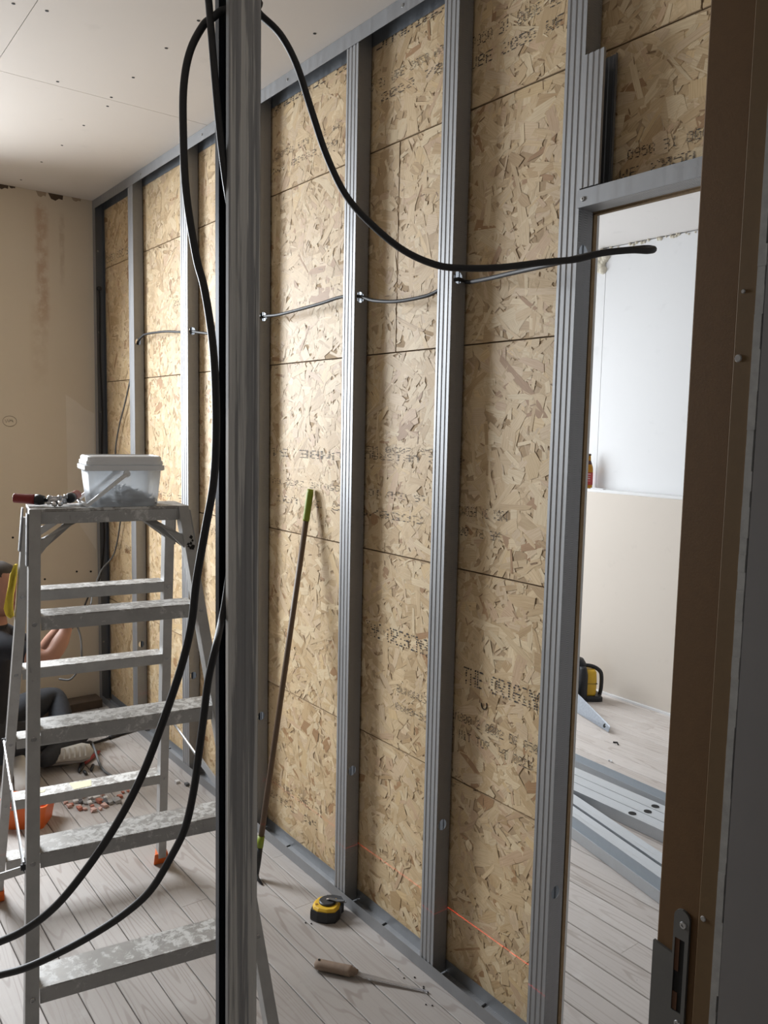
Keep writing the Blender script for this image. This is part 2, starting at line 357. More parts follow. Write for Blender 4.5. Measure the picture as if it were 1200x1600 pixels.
for x, z, r in ((-.446, 1.111, .0032), (-.4465, 1.709, .004), (-.4455, 1.775, .0022)):
    B().lathe([(r, 0), (r*.8, .0012)], 10, Matrix.Translation((x, -.7345, z)) @ Matrix.Rotation(math.pi/2, 4, 'X')).build('filler_spot', plain('filler_dot', (.40,.38,.36), .8), d1)

# far wall of the next room: boards, ledge, lower board
wr = empty('wall_far', (-3, YF, 0), kind='structure')
B().box((XB, 2.77, 0), (2.5, 2.95, 2.88)).build('far_wall_core', WHITE, wr)
for a, c in ((XB, -3.352), (-3.3485, -2.10), (-2.0965, .2)):
    B().box((a, 2.755, 1.28), (c, 2.77, 2.795)).build('white_plasterboard_panel', WHITE, wr)
B().box((XB, 2.655, 1.262), (.2, 2.757, 1.283)).build('ledge', WHITE, wr, bevel=.003)
B().box((XB, 2.6375, .012), (.2, 2.655, 1.266)).build('lower_plasterboard', BEIGE, wr, bevel=.002)
B().box((XB, 2.62, 0), (.2, 2.64, .012)).build('floor_batten', WHITE, wr)
fo = B(); rr = random.Random(5)
for i in range(70):
    x = -3.4+rr.random()*1.5; r = .004+rr.random()*.007
    fo.lathe([(r*.2, -r), (r, -r*.3), (r*.8, r*.5), (r*.2, r)], 7, Matrix.Translation((x, 2.752, 2.795-rr.random()*.012)) @ Matrix.Rotation(rr.random()*3, 4, 'X'))
for i in range(26):
    r = .012+rr.random()*.02
    fo.lathe([(r*.2, -r), (r, -r*.3), (r*.8, r*.5), (r*.2, r)], 8, Matrix.Translation((-3.40+rr.random()*.05, 2.75, 2.66+rr.random()*.12)) @ Matrix.Rotation(rr.random()*3, 4, 'X'))
fo.build('foam_joint', FOAM, wr, smooth=True)
wr2 = B().box((1.2, .09, 0), (1.32, YF+.3, 2.88)).build('wall_far_right', WHITE); wr2['kind'] = 'structure'

# ------------------------------------------------------------------ the stud wall: OSB sheathing and far-side board
WRT = empty('wall_right', (-2.5, .055, 0), kind='structure')
PAL = np.array([(.67,.515,.315),(.625,.47,.28),(.57,.415,.235),(.73,.59,.385),(.50,.35,.19),(.40,.24,.12),(.66,.51,.335),(.60,.43,.275),(.67,.50,.28)])
PW = np.array([.25,.2,.12,.15,.06,.03,.11,.05,.05]); PW = PW/PW.sum()
def strands(panel, x0, x1, z0, z1, y):
    A = (x1-x0)*(z1-z0); n = int(A*2500)+10
    cx = rng.uniform(x0, x1, n); cz = rng.uniform(z0, z1, n)
    ln = np.clip(rng.lognormal(-2.75, .5, n), .014, .18)*.5; wd = np.clip(rng.lognormal(-4.0, .55, n), .003, .05)*.5
    sl = rng.random(n) < .07; ln = np.where(sl, rng.uniform(.004, .014, n), ln); wd = np.where(sl, rng.uniform(.0006, .0022, n), wd)
    an = rng.normal(0, .95, n); dep = rng.uniform(.0003, .0016, n); dep_s = rng.random(n)
    dep = np.where(sl, .0017+.0004*dep_s, dep)
    # hexagon-like flake outlines with ragged ends
    bx = np.array([-1, -.1, .9, 1, .15, -.92]); bz = np.array([-.8, -1, -.9, .75, 1, .95])
    px = ln[:, None]*(bx+rng.normal(0, .12, (n, 6))); pz = wd[:, None]*(bz+rng.normal(0, .2, (n, 6)))
    ca, sa = np.cos(an)[:, None], np.sin(an)[:, None]
    X = np.clip(cx[:, None]+px*ca-pz*sa, x0+.0008, x1-.0008); Z = np.clip(cz[:, None]+px*sa+pz*ca, z0+.0008, z1-.0008)
    tilt = rng.normal(0, .0003, (n, 1))*px/ln[:, None]
    Y = y-dep[:, None]-np.abs(tilt)
    ox, oy, oz = ORG[panel.name]
    co = np.stack([X-ox, Y-oy, Z-oz], -1).reshape(-1, 3).astype(np.float32)
    me = bpy.data.meshes.new('wood_strands'); me.vertices.add(n*6); me.vertices.foreach_set('co', co.ravel())
    me.loops.add(n*6); me.loops.foreach_set('vertex_index', np.arange(n*6, dtype=np.int32))
    me.polygons.add(n); me.polygons.foreach_set('loop_start', np.arange(0, n*6, 6, dtype=np.int32))
    me.update(calc_edges=True)
    at = me.attributes.new('tone', 'FLOAT_COLOR', 'FACE')
    col = PAL[rng.choice(len(PAL), n, p=PW)]*rng.uniform(.93, 1.06, (n, 1)); col[sl] = np.array([(.26,.16,.08),(.78,.65,.43),(.36,.23,.12)])[rng.integers(0, 3, sl.sum())]; col = np.clip(col, 0, 1)
    at.data.foreach_set('color', np.concatenate([col, np.ones((n, 1))], 1).astype(np.float32).ravel())
    uv = me.uv_layers.new(name='grain'); off = rng.uniform(0, 50, (n, 1, 2))
    uv.data.foreach_set('uv', (np.stack([px, pz], -1)+off).astype(np.float32).ravel())
    me.materials.append(STRAND); o = bpy.data.objects.new('wood_strands', me); COL.objects.link(o); o.parent = panel; o['kind'] = 'stuff'
def osb(x0, x1, z0, z1, dy=0.0):
    x0 += .001; x1 -= .001; z0 += .0016; z1 -= .0016
    y = .0575+dy
    p = B().box((x0, y, z0), (x1, y+.013, z1)).build('osb_panel', OSB, WRT)
    strands(p, x0, x1, z0, z1, y); return p
rows = [.004, .611, 1.236, 1.871, 2.504, 2.866]
PAN = {}
RE = -1.2835     # right edge of the sheathing at the door opening
cutx = {0: [-4.715, -2.95, RE], 1: [-4.715, -3.48, RE], 2: [-4.715, -2.83, RE], 3: [-4.715, -3.49, -2.026, RE], 4: [-4.715, -2.86, -1.024, -.44]}
for r in range(5):
    c = cutx[r]
    for i in range(len(c)-1): PAN[(r, i)] = osb(c[i], c[i+1], rows[r], rows[r+1], ((r*3+i*5) % 4)*.0006)
PAN['over'] = osb(RE, -.44, 2.146, rows[4], .0006)
B().box((RE-.003, .0585, .004), (RE+.0055, .0705, 2.146)).build('osb_edge', OSBEDGE, WRT)
B().box((RE, .0585, 2.143), (-.44, .0705, 2.1465)).build('osb_edge', OSBEDGE, WRT)
for a, c in ((XB, -3.6), (-3.598, -2.4), (-2.398, RE-.002)):
    B().box((a, .0755, .004), (c, .088, 2.796)).build('plasterboard_panel', WHITE, WRT)
B().box((RE-.002, .0755, 2.15), (-.44, .088, 2.796)).build('plasterboard_panel', WHITE, WRT)
B().box((XB, .0715, .004), (RE-.05, .075, 2.86)).build('wall_core_gap', DARK, WRT)

# dot-matrix print on the sheathing
FONT = {'A':'01110100011000111111100011000110001','B':'11110100011000111110100011000111110','D':'11110100011000110001100011000111110','E':'11111100001000011110100001000011111',
'G':'01110100011000010111100011000101110','H':'10001100011000111111100011000110001','I':'01110001000010000100001000010001110','L':'10000100001000010000100001000011111',
'M':'10001110111010110101100011000110001','N':'10001110011010110011100011000110001','O':'01110100011000110001100011000101110','R':'11110100011000111110101001001010001',
'S':'01111100001000001110000010000111110','T':'11111001000010000100001000010000100','U':'10001100011000110001100011000101110','W':'10001100011000110101101011101110001',
'0':'01110100011001110101110011000101110','1':'00100011000010000100001000010001110','2':'01110100010000100110010001000011111','3':'11110000010000101110000010000111110',
'5':'11111100001111000001000011000101110','6':'01110100001000011110100011000101110','7':'11111000010001000100010000100001000','8':'01110100011000101110100011000101110','F':'11111100001000011110100001000010000','P':'11110100011000111110100001000010000','Y':'10001100010101000100001000010000100','C':'01110100011000010000100001000101110','9':'01110100011000101111000010000101110','.':'00000000000000000000000000110001100','/':'00001000010001000100010001000010000','-':'00000000000000011111000000000000000'}
def dots(panel, text, x0, x1, z, h, seed=0, drop=.16):
    turned = panel in (PAN[(2,0)], PAN[(2,1)])
    
    r = random.Random(seed); n = len(text)*6; dx = (x1-x0)/n; dz = h/7; b = B(); y = panel.data.vertices[0].co.y+ORG[panel.name].y
    y = min(v.co.y for v in panel.data.vertices)+ORG[panel.name].y-.0027
    for i, ch in enumerate(text):
        g = FONT.get(ch)
        if not g: continue
        for q in range(35):
            if g[q] == '1' and r.random() > drop:
                c, rw = q % 5, q//5
                x, zz = (x1-(i*6+c)*dx, z-h+rw*dz) if turned else (x0+(i*6+c+.5)*dx, z-rw*dz)
                w = dx*(.32+.3*r.random()); t = dz*(.18+.2*r.random()); sl = dz*.15
                b.add([(x-w, y, zz-t), (x+w, y, zz-t+sl), (x+w, y, zz+t+sl), (x-w, y, zz+t)], [(0,1,2,3)])
    b.build('print_mark', INK, panel)
P = PAN
dots(P[(2,1)], '0502 UBISRAU', -2.19, -1.70, 1.556, .021, 1); dots(P[(2,1)], '05.06 2050 WE', -2.18, -1.73, 1.578, .019, 2, .3)
dots(P[(2,1)], 'UNBE 31', -2.83, -2.32, 1.553, .03, 3, .3); dots(P[(2,1)], '16 OSB 10 05.2050 WE 2050 BU', -2.80, -1.86, 1.437, .022, 4, .35)
dots(P[(2,1)], '2050/0502 31 UBI', -2.78, -1.88, 1.372, .024, 5, .35); dots(P[(2,1)], '1001 31 REDNU', -1.72, -1.52, 1.421, .028, 6, .2); dots(P[(2,1)], 'WE 31 00', -1.715, -1.55, 1.362, .026, 7, .2)
dots(P[(1,1)], 'THE ORIGINAL', -2.155, -1.80, .995, .052, 8, .3); dots(P[(1,1)], 'THE ORIGINAL', -1.672, -1.335, .955, .052, 9, .12)
ring_ = B(); yk = min(v.co.y for v in P[(1,1)].data.vertices)+.055-.0026; ring_.tube([(-1.585+.011*math.cos(t), yk, .868+.013*math.sin(t)) for t in np.linspace(-3.3, .6, 12)], .0014, 5); ring_.build('print_mark', INK, P[(1,1)])
dots(P[(1,1)], 'EN300 2 0002 OF 0500', -1.72, -1.36, .815, .026, 11, .12); dots(P[(1,1)], 'E HIT TOP  HT 0023 2', -1.72, -1.36, .765, .026, 12, .15)
dots(P[(1,1)], 'BUNDWUS', -1.98, -1.83, .820, .024, 13, .2); dots(P[(1,1)], '0800-31', -1.985, -1.82, .762, .024, 14, .2)
dots(P[(0,1)], '2050 UBE 6002 31', -2.81, -2.4, .225, .028, 15, .4); dots(P[(0,1)], '0950 WE', -2.80, -2.42, .165, .028, 16, .45)
dots(P[(4,1)], 'UNBEGISS 2050 SANDING', -2.80, -1.83, 2.846, .045, 17, .2); dots(P[(4,1)], '0950 31 UBE 2050 00', -2.25, -1.83, 2.715, .026, 18, .3); dots(P[(4,1)], 'WE 2050 70', -2.25, -1.83, 2.668, .026, 19, .25)
dots(P[(4,1)], '0950 31 0006 20', -1.72, -1.40, 2.69, .03, 20, .25); dots(P[(4,1)], 'UBE 2050 WE', -1.72, -1.39, 2.635, .03, 21, .2); dots(P[(4,1)], '2050 UBE 31 WE', -2.78, -2.33, 2.65, .022, 22, .4); dots(P[(4,1)], 'WE 0502 00', -2.8, -2.36, 2.60, .022, 23, .45)
dots(P[(4,0)], '2050 UBE 31', -4.68, -4.30, 2.565, .04, 24, .15); dots(P['over'], '0950 31 0006 2060 UBE', -1.19, -.80, 2.265, .022, 25, .1); dots(P['over'], 'WE 2050 UBE 31', -1.21, -.82, 2.225, .022, 26, .15)
dots(P[(3,1)], '2020', -3.75, -3.62, 2.22, .03, 27, .35); dots(P[(1,0)], '2050 UBE 31', -4.62, -4.25, .96, .04, 28, .3); dots(P[(2,0)], 'WE 0205', -4.05, -3.6, 1.30, .03, 29, .5)

# ------------------------------------------------------------------ steel studs and tracks
def plate(b, x, y0, y1, z0, z1, holes, r=.017, yc=.022):
    """sheet in the plane X=x with round punched holes"""
    z = z0
    for hz in sorted(holes):
        a, c = hz-r-.004, hz+r+.004
        b.add([(x, y0, z), (x, y1, z), (x, y1, a), (x, y0, a)], [(0,1,2,3)])
        n = 16; ry = min(r*.9, (y1-y0)/2-.006)
        circ = [(x, yc+ry*math.cos(t), hz+r*math.sin(t)) for t in [2*math.pi*i/n+math.pi/n for i in range(n)]]
        sq = []
        for i in range(n):
            t = 2*math.pi*i/n+math.pi/n; cy, cz = math.cos(t), math.sin(t); mx = max(abs(cy), abs(cz)); cy, cz = cy/mx, cz/mx
            sq.append((x, (yc+(y1-yc)*cy) if cy > 0 else (yc+(yc-y0)*cy), hz+(c-hz)*cz))
        b.add(circ+sq, [(i, (i+1)%n, n+(i+1)%n, n+i) for i in range(n)])
        # corners of the square missed by the ring
        for s1, s2 in ((1,1),(1,-1),(-1,1),(-1,-1)):
            ia = min(range(n), key=lambda i: abs(sq[i][1]-(y1 if s1 > 0 else y0))+abs(sq[i][2]-(c if s2 > 0 else a)))
            ib = min([i for i in range(n) if i != ia], key=lambda i: abs(sq[i][1]-(y1 if s1 > 0 else y0))+abs(sq[i][2]-(c if s2 > 0 else a)))
            b.add([sq[ia], sq[ib], (x, y1 if s1 > 0 else y0, c if s2 > 0 else a)], [(0,1,2)])
        z = c
    b.add([(x, y0, z), (x, y1, z), (x, y1, z1), (x, y0, z1)], [(0,1,2,3)])
def ribbed(x0, x1, y, sgn=1, n=3, d=.0016):
    """cross-section (x, y) of a flange with n shallow grooves"""
    w = x1-x0; pts = [(x0, y)]
    for i in range(n):
        c = x0+w*(.2+.3*i); g = w*.045
        pts += [(c-g*1.6, y), (c-g, y+d*sgn), (c+g, y+d*sgn), (c+g*1.6, y)]
    pts.append((x1, y)); return pts
STUDS = []
def stud(x0, x1, z0, z1, holes, label, group=None, front=0.0, depth=.0505, flip=False):
    t = empty('steel_stud', (x1, front, z0), label, 'steel stud', group)
    if not flip:
        fp = [(x0, front+.007)]+ribbed(x0, x1, front)
        B().strip([(x, y, 0) for x, y in fp], (0,0,z0), (0,0,z1)).build('front_flange', GALVF_LIT, t, solid=.0009)
        b = B(); plate(b, x1, front, front+depth, z0, z1, holes); b.build('web', GALVW, t, solid=.0009)
        bp = ribbed(x0, x1, front+depth, -1)+[]
        B().strip([(x, y, 0) for x, y in [(x0, front+depth-.007)]+bp], (0,0,z0), (0,0,z1)).build('rear_flange', GALVD_SHADE, t, solid=.0009)
    else:      # open side towards +x
        fp = ribbed(x0, x1, front)+[(x1, front+.007)]
        B().strip([(x, y, 0) for x, y in fp], (0,0,z0), (0,0,z1)).build('front_flange', GALVF_LIT, t, solid=.0009)
        b = B(); plate(b, x0, front, front+depth, z0, z1, holes); b.build('web', GALVW, t, solid=.0009)
        B().strip([(x, y, 0) for x, y in ribbed(x0, x1, front+depth, -1)+[(x1, front+depth-.007)]], (0,0,z0), (0,0,z1)).build('rear_flange', GALVD_SHADE, t, solid=.0009)
    return t
HZ = (.475, 2.052)
stud(-4.187, -4.120, .004, 2.862, HZ, 'bright galvanised stud nearest the plastered back wall, its front flange shining white')
stud(-3.535, -3.460, .004, 2.862, HZ, 'bright galvanised stud second from the back wall, behind the ladder top')
stud(-2.875, -2.810, .004, 2.862, HZ, 'galvanised wall stud mostly hidden behind the stained foreground post')
stud(-2.235, -2.172, .004, 2.862, HZ, 'galvanised wall stud just behind the yellow tape measure, right of the leaning pole')
stud(-1.767, -1.708, .004, 2.862, HZ, 'galvanised wall stud nearest the jab saw, left of the door stud')
sd = stud(-1.333, -1.276, .004, 2.862, HZ, 'galvanised stud forming the left side of the door opening')
oc = stud(-1.274, -1.221, 2.19, 2.482, (), 'short galvanised stud offcut standing on the door header', front=-.0035, depth=.049, flip=True)
# corner profile on the back wall
t = empty('wall_track', (XB+.002, 0, 0), 'vertical galvanised track fixed in the corner against the cream back wall', 'steel track')
B().strip([(XB+.045, -.0015, 0), (XB+.0015, -.0015, 0)], (0,0,.0), (0,0,2.869)).build('front_flange', GALV, t, solid=.0009)
B().strip([(XB+.0015, -.0015, 0), (XB+.0015, .054, 0)], (0,0,0), (0,0,2.869)).build('web', GALVD_SHADE, t, solid=.0009)
B().strip([(XB+.0015, .0545, 0), (XB+.03, .0545, 0)], (0,0,0), (0,0,2.869)).build('rear_flange', GALVD_SHADE, t, solid=.0009)
for z in (.35, .8, 1.25, 1.7, 2.15, 2.6): B().lathe([(.006, 0), (.004, .004)], 8, Matrix.Translation((XB+.002, .025, z)) @ Matrix.Rotation(math.pi/2, 4, 'Y')).build('screw', SCREW, t)
# floor and ceiling tracks
def track(zb, zt, label, x0, x1, up=True):
    t = empty('floor_track' if up else 'ceiling_track', (-2.5, 0, zb), label, 'steel track')
    fx = B(); fy0, fy1 = -.0025, .053
    zf = zt if up else zb; zbase = zb if up else zt
    B().strip([(x0, fy0, 0), (x1, fy0, 0)], (0,0,zbase), (0,0,zf)).build('front_flange', GALV, t, solid=.0009)
    lines = [(0, fy0, zbase), (0, .012, zbase), (0, .014, zbase+(.0015 if up else -.0015)), (0, .018, zbase+(.0015 if up else -.0015)), (0, .02, zbase), (0, fy1, zbase)]
    B().strip(lines, (x0,0,0), (x1,0,0)).build('base', GALVX, t, solid=.0009)
    B().strip([(x0, fy1, 0), (x1, fy1, 0)], (0,0,zbase), (0,0,zf)).build('rear_flange', GALV if up else GALVD_SHADE, t, solid=.0009)
    return t
ft = track(.0012, .040, 'galvanised floor track running along the foot of the particle board wall', XB+.05, -1.27)
for x in (-1.53, -2.0, -2.62, -3.2, -3.8): B().box((x-.0025, .003, .002), (x+.0025, .051, .0045), Matrix.Translation((x, .027, 0)) @ Matrix.Rotation(.12, 4, 'Z') @ Matrix.Translation((-x, -.027, 0))).build('sheet_joint', DARK, ft)
ct = track(2.822, 2.8688, 'galvanised ceiling track along the top of the particle board wall', XB+.003, -.44, False)
for x in (-1.95, -2.6, -3.3, -4.0): B().lathe([(.006, 0), (.0045, .003)], 8, Matrix.Translation((x, -.0025, 2.845)) @ Matrix.Rotation(math.pi/2, 4, 'X')).build('screw', SCREW, ct)
hd = empty('door_header', (-1.27, 0, 2.148), 'horizontal galvanised track over the door opening', 'steel track')
hx0, hx1 = -1.279, -.44
B().strip([(hx0, -.003, 0), (hx1, -.003, 0)], (0,0,2.148), (0,0,2.187)).build('front_flange', GALV, hd, solid=.0009)
B().strip([(0, -.003, 2.148), (0, .052, 2.148)], (hx0,0,0), (hx1,0,0)).build('base', GALVX, hd, solid=.0009)
B().strip([(hx0, .052, 0), (hx1, .052, 0)], (0,0,2.148), (0,0,2.187)).build('rear_flange', GALV, hd, solid=.0009)
B().lathe([(.0058, 0), (.005, .0025), (.002, .0028), (.002, .001)], 14, Matrix.Translation((-1.262, -.0035, 2.165)) @ Matrix.Rotation(math.pi/2, 4, 'X')).build('screw', SCREW, hd)
# the stained post in the foreground: open side to the left, ribbed flange to the camera
ps = empty('steel_post', (-1.13, -.93, 0), 'stained grey galvanised post standing in the foreground with cables over it', 'steel post')
ya, yb, xf, xk = -.9585, -.9065, -1.130, -1.174
sec = [(xf-.001, ya), (xf-.001, ya+.0005)]
w = yb-ya; pr = [(xf-.008, ya), (xf, ya)]
for i in range(3):
    c = ya+w*(.2+.3*i); g = w*.05; pr += [(xf, c-g*1.8), (xf-.0018, c-g), (xf-.0018, c+g), (xf, c+g*1.8)]
pr += [(xf, yb)]
B().strip([(x, y, 0) for x, y in pr], (0,0,.001), (0,0,2.869)).build('front_flange', STAIN, ps, solid=.0009)
B().strip([(xf, yb, 0), (xk, yb, 0)], (0,0,.001), (0,0,2.245)).strip([(xf, yb, 0), (xk, yb, 0)], (0,0,2.29), (0,0,2.869)).build('web', POST_SHADE, ps, solid=.0009)
pk = [(xk, yb)]
for i in range(3):
    c = yb-w*(.2+.3*i); g = w*.05; pk += [(xk, c+g*1.8), (xk+.0018, c+g), (xk+.0018, c-g), (xk, c-g*1.8)]
B().strip([(x, y, 0) for x, y in pk+[(xk, ya), (xk+.012, ya)]], (0,0,.001), (0,0,2.869)).build('rear_flange', POST_SHADE, ps, solid=.0009)
#BODY

# ------------------------------------------------------------------ cables
WALLRUN = [(-4.140,0.022,2.020),(-4.120,0.020,2.052),(-4.060,0.018,2.072),(-3.993,0.018,2.081),(-3.765,0.018,2.074),(-3.571,0.018,2.056),(-3.460,0.018,2.050),(-3.359,0.018,2.036),(-3.201,0.018,2.020),(-3.000,0.018,2.030),(-2.810,0.018,2.050),(-2.667,0.018,2.047),(-2.406,0.018,2.056),(-2.278,0.018,2.064),(-2.172,0.018,2.054),(-2.092,0.018,2.032),(-1.978,0.018,2.017),(-1.857,0.018,2.016),(-1.795,0.018,2.023)]
LOOP = [(-1.706,0.012,2.045),(-1.700,0.049,2.042),(-1.520,-0.051,2.014),(-1.338,-0.148,1.991),(-1.127,-0.257,1.965),(-0.968,-0.316,1.952),(-0.889,-0.313,1.948),(-0.866,-0.307,1.947),(-0.847,-0.316,1.941),(-0.840,-0.341,1.934),(-0.851,-0.373,1.932),(-0.876,-0.415,1.925),(-0.900,-0.449,1.914),(-0.928,-0.495,1.907),(-0.964,-0.561,1.895),(-0.998,-0.614,1.892),(-1.020,-0.650,1.896),(-1.049,-0.693,1.917),(-1.079,-0.735,1.956),(-1.104,-0.768,2.000),(-1.124,-0.792,2.060),(-1.140,-0.810,2.126),(-1.157,-0.829,2.198),(-1.171,-0.851,2.242),(-1.186,-0.880,2.270),(-1.160,-0.893,2.270),(-1.155,-0.906,2.266),(-1.152,-0.930,2.256),(-1.155,-0.948,2.242),(-1.159,-0.957,2.238),(-1.160,-0.970,2.225),(-1.172,-0.979,2.216),(-1.166,-1.002,2.173),(-1.157,-1.016,2.121),(-1.142,-1.024,2.053),(-1.121,-1.029,1.959),(-1.099,-1.024,1.868),(-1.084,-1.019,1.824),(-1.066,-1.016,1.757),(-1.053,-1.017,1.693),(-1.040,-1.022,1.617),(-1.032,-1.030,1.551),(-1.033,-1.042,1.486),(-1.034,-1.054,1.420),(-1.032,-1.063,1.358),(-1.036,-1.077,1.297),(-1.045,-1.102,1.217),(-1.055,-1.128,1.145),(-1.080,-1.156,1.073),(-1.108,-1.187,1.009),(-1.138,-1.219,0.953),(-1.170,-1.251,0.913),(-1.203,-1.282,0.886),(-1.261,-1.331,0.850)]
HANG = [(-1.187, -0.971, 2.331), (-1.166, -0.973, 2.251), (-1.145, -0.975, 2.155), (-1.141, -0.968, 2.066), (-1.14, -0.96, 2.004), (-1.144, -0.95, 1.96), (-1.148, -0.937, 1.9), (-1.148, -0.93, 1.75), (-1.148, -0.932, 1.58), (-1.147, -0.938, 1.47), (-1.146, -0.947, 1.417), (-1.1434, -0.957, 1.3577), (-1.1324, -0.97, 1.3259), (-1.072, -1.006, 1.314), (-1.065, -1.022, 1.266), (-1.055, -1.034, 1.217), (-1.05, -1.044, 1.165), (-1.05, -1.052, 1.112), (-1.057, -1.062, 1.056), (-1.074, -1.076, 1.009), (-1.097, -1.099, 0.953), (-1.126, -1.127, 0.912), (-1.161, -1.163, 0.874), (-1.197, -1.199, 0.841), (-1.236, -1.239, 0.81), (-1.27, -1.27, 0.791), (-1.331, -1.322, 0.759)]
c = B(); c.tube(spline(WALLRUN+LOOP, 6), .0056, 9)
o = c.build('cable', RUBBER, None, True)
tag(o, 'long black cable threaded through the wall studs and looped over the stained post', 'cable')
c = B(); c.tube(spline(HANG, 6), .0056, 9); o = c.build('cable', RUBBER, None, True)
tag(o, 'black cable hanging from above inside the stained post and swinging out low left', 'cable')
c = B(); c.tube(spline([(-4.70,.017,2.385),(-4.712,.024,2.30),(-4.714,.022,2.0),(-4.712,.029,1.713),(-4.716,.024,1.42),(-4.712,.027,1.124),(-4.714,.029,.936),(-4.705,.0,.75),(-4.60,-.10,.66),(-4.45,-.17,.64)], 6), .005, 8)
c.lathe([(.004,-.012),(.014,-.008),(.016,.004),(.008,.012)], 10, Matrix.Translation((-4.70,.017,2.388)))
o = c.build('cable', RUBBER, None, True); tag(o, 'thin black cable running straight down the corner track beside the cream wall', 'cable')
c = B(); c.tube(spline([(-4.14,.03,2.03),(-4.2,.036,1.96),(-4.276,.038,1.878),(-4.367,.038,1.745),(-4.461,.038,1.624),(-4.528,.038,1.481),(-4.514,.038,1.285),(-4.467,.038,1.146),(-4.47,.038,1.074),(-4.55,.03,.90),(-4.52,-.05,.82),(-4.38,-.14,.74),(-4.245,-.199,.689)], 6), .0045, 8)
o = c.build('cable', GREYCAB, None, True); tag(o, 'thin grey cable sagging across the farthest wall bay towards the crouching worker', 'cable')
c = B(); c.tube(spline([(-3.75,-.44,.70),(-3.90,-.40,.66),(-4.027,-.337,.64),(-4.012,-.322,.575),(-4.0,-.323,.502),(-4.08,-.30,.42),(-4.20,-.285,.369),(-4.211,-.297,.336),(-4.227,-.322,.312),(-4.259,-.363,.315)], 6), .005, 8)
o = c.build('cable', GREYCAB, None, True); tag(o, 'short grey cable end hanging from the crouching worker\'s hands', 'cable')
c = B(); c.tube(spline([(-4.14,-.012,.012),(-4.12,-.09,.010),(-4.10,-.16,.008)], 6), .011, 8); c.tube(spline([(-4.10,-.16,.008),(-4.08,-.23,.008),(-4.06,-.31,.008),(-4.03,-.40,.007),(-4.10,-.52,.007)], 6), .0065, 8)
o = c.build('cable', RUBBER, None, True); tag(o, 'black cable lying on the floorboards at the foot of the wall behind the ladder', 'cable')
c = B(); c.tube(spline([(-4.09,-.285,.012),(-4.0,-.285,.045),(-3.90,-.30,.048),(-3.80,-.31,.012),(-3.70,-.318,.010),(-3.62,-.31,.012)], 6), .006, 8)
o = c.build('cable', GREYCAB, None, True); tag(o, 'short pale grey cable piece on the floor beside the red pliers', 'cable')

# ------------------------------------------------------------------ double-sided step ladder
CX, CY, PSI, LH, LA, LB, TT, LF, LR = -2.2077, -.7838, 1.4067, 1.4123, .2019, .2914, .0741, .7086, .6257
U = Vector((math.cos(PSI), math.sin(PSI), 0)); V = Vector((math.sin(PSI), -math.cos(PSI), 0))
def lp(side, front, z, dw=0.0, dd=0.0):
    s = (LH-z)/LH; w = LA+s*(LB-LA)-dw; d = (TT+s*(LF-TT)) if front else -(TT+s*(LR-TT))
    return Vector((CX, CY, 0))+U*(side*w)+V*(d+dd)+Vector((0,0,z))
def lt(u, v, z): return Vector((CX, CY, 0))+U*u+V*v+Vector((0,0,z))
ld = empty('step_ladder', (CX, CY, 0), 'paint splashed aluminium double step ladder standing in the middle of the room', 'ladder')
RW = .028
def rail(side, front, z0, z1):
    b = B(); dd0, dd1 = (0, -.05) if front else (-.05, 0)
    q = lambda z: [lp(side, front, z, 0, dd0), lp(side, front, z, RW, dd0), lp(side, front, z, RW, dd1), lp(side, front, z, 0, dd1)]
    b.hexa(q(z0), q(z1)); return b.build('rail', ALU, ld, bevel=.0015)
for sd_ in (-1, 1): rail(sd_, True, .02, 1.4115); rail(sd_, False, .03, 1.372)
def foot(side, front, mat):
    dd0, dd1 = (.004, -.055) if front else (-.055, .004)
    q = lambda z, e: [lp(side, front, z, -e, dd0), lp(side, front, z, RW+e, dd0), lp(side, front, z, RW+e, dd1), lp(side, front, z, -e, dd1)]
    B().hexa(q(0, .006), q(.045, .003)).build('rubber_foot', mat, ld, bevel=.002)
foot(-1, True, BLACKPL); foot(1, True, BLACKPL); foot(-1, False, ORANGE)
# the orange foot seen behind the far right rail
q = lambda z, e: [lp(1, False, z, .03-e, -.06), lp(1, False, z, -.012+e, -.06), lp(1, False, z, -.012+e, -.005), lp(1, False, z, .045-e, -.005)]
B().hexa(q(0, 0), q(.05, .004)).build('rubber_foot', ORANGE, ld, bevel=.003)
def tread(front, z, depth):
    g = RW+.0005; t = B(); l = B(); dn = .036 if front else .032
    if front: d0, d1 = -.001, -depth
    else: d0, d1 = -.001, -depth
    def quad(zz, a, b_): return [lp(-1, front, z, g, a)*1, lp(1, front, z, g, a)*1, lp(1, front, z, g, b_)*1, lp(-1, front, z, g, b_)*1]
    def lv(vs, zz): return [Vector((p.x, p.y, zz)) for p in vs]
    top = quad(z, d0, d1)
    t.hexa(lv(top, z-.003), lv(top, z)); tr = t.build('tread', TREAD, ld)
    fr = quad(z, d0, d0-.003); bk = quad(z, d1+.003, d1)
    l.hexa(lv(fr, z-dn), lv(fr, z-.0032)); l.hexa(lv(bk, z-dn), lv(bk, z-.0032))
    l.build('tread_lip', LIP if front else ALU, ld)
    for sd_ in (-1, 1):
        p = lp(sd_, front, z-.018, RW*.5, 0)
        B().lathe([(.0062, 0), (.0052, .002), (.0024, .0022), (.0024, .0006)], 12, frame_m(p, U, Vector((0,0,1)))).build('rivet', SCREW, ld)
    return tr
for z in (1.160, .9135, .668, .421, .174): tread(True, z, .085)
RT = {}
for z in (1.156, .902, .655, .419, .172): RT[z] = tread(False, z, .07)
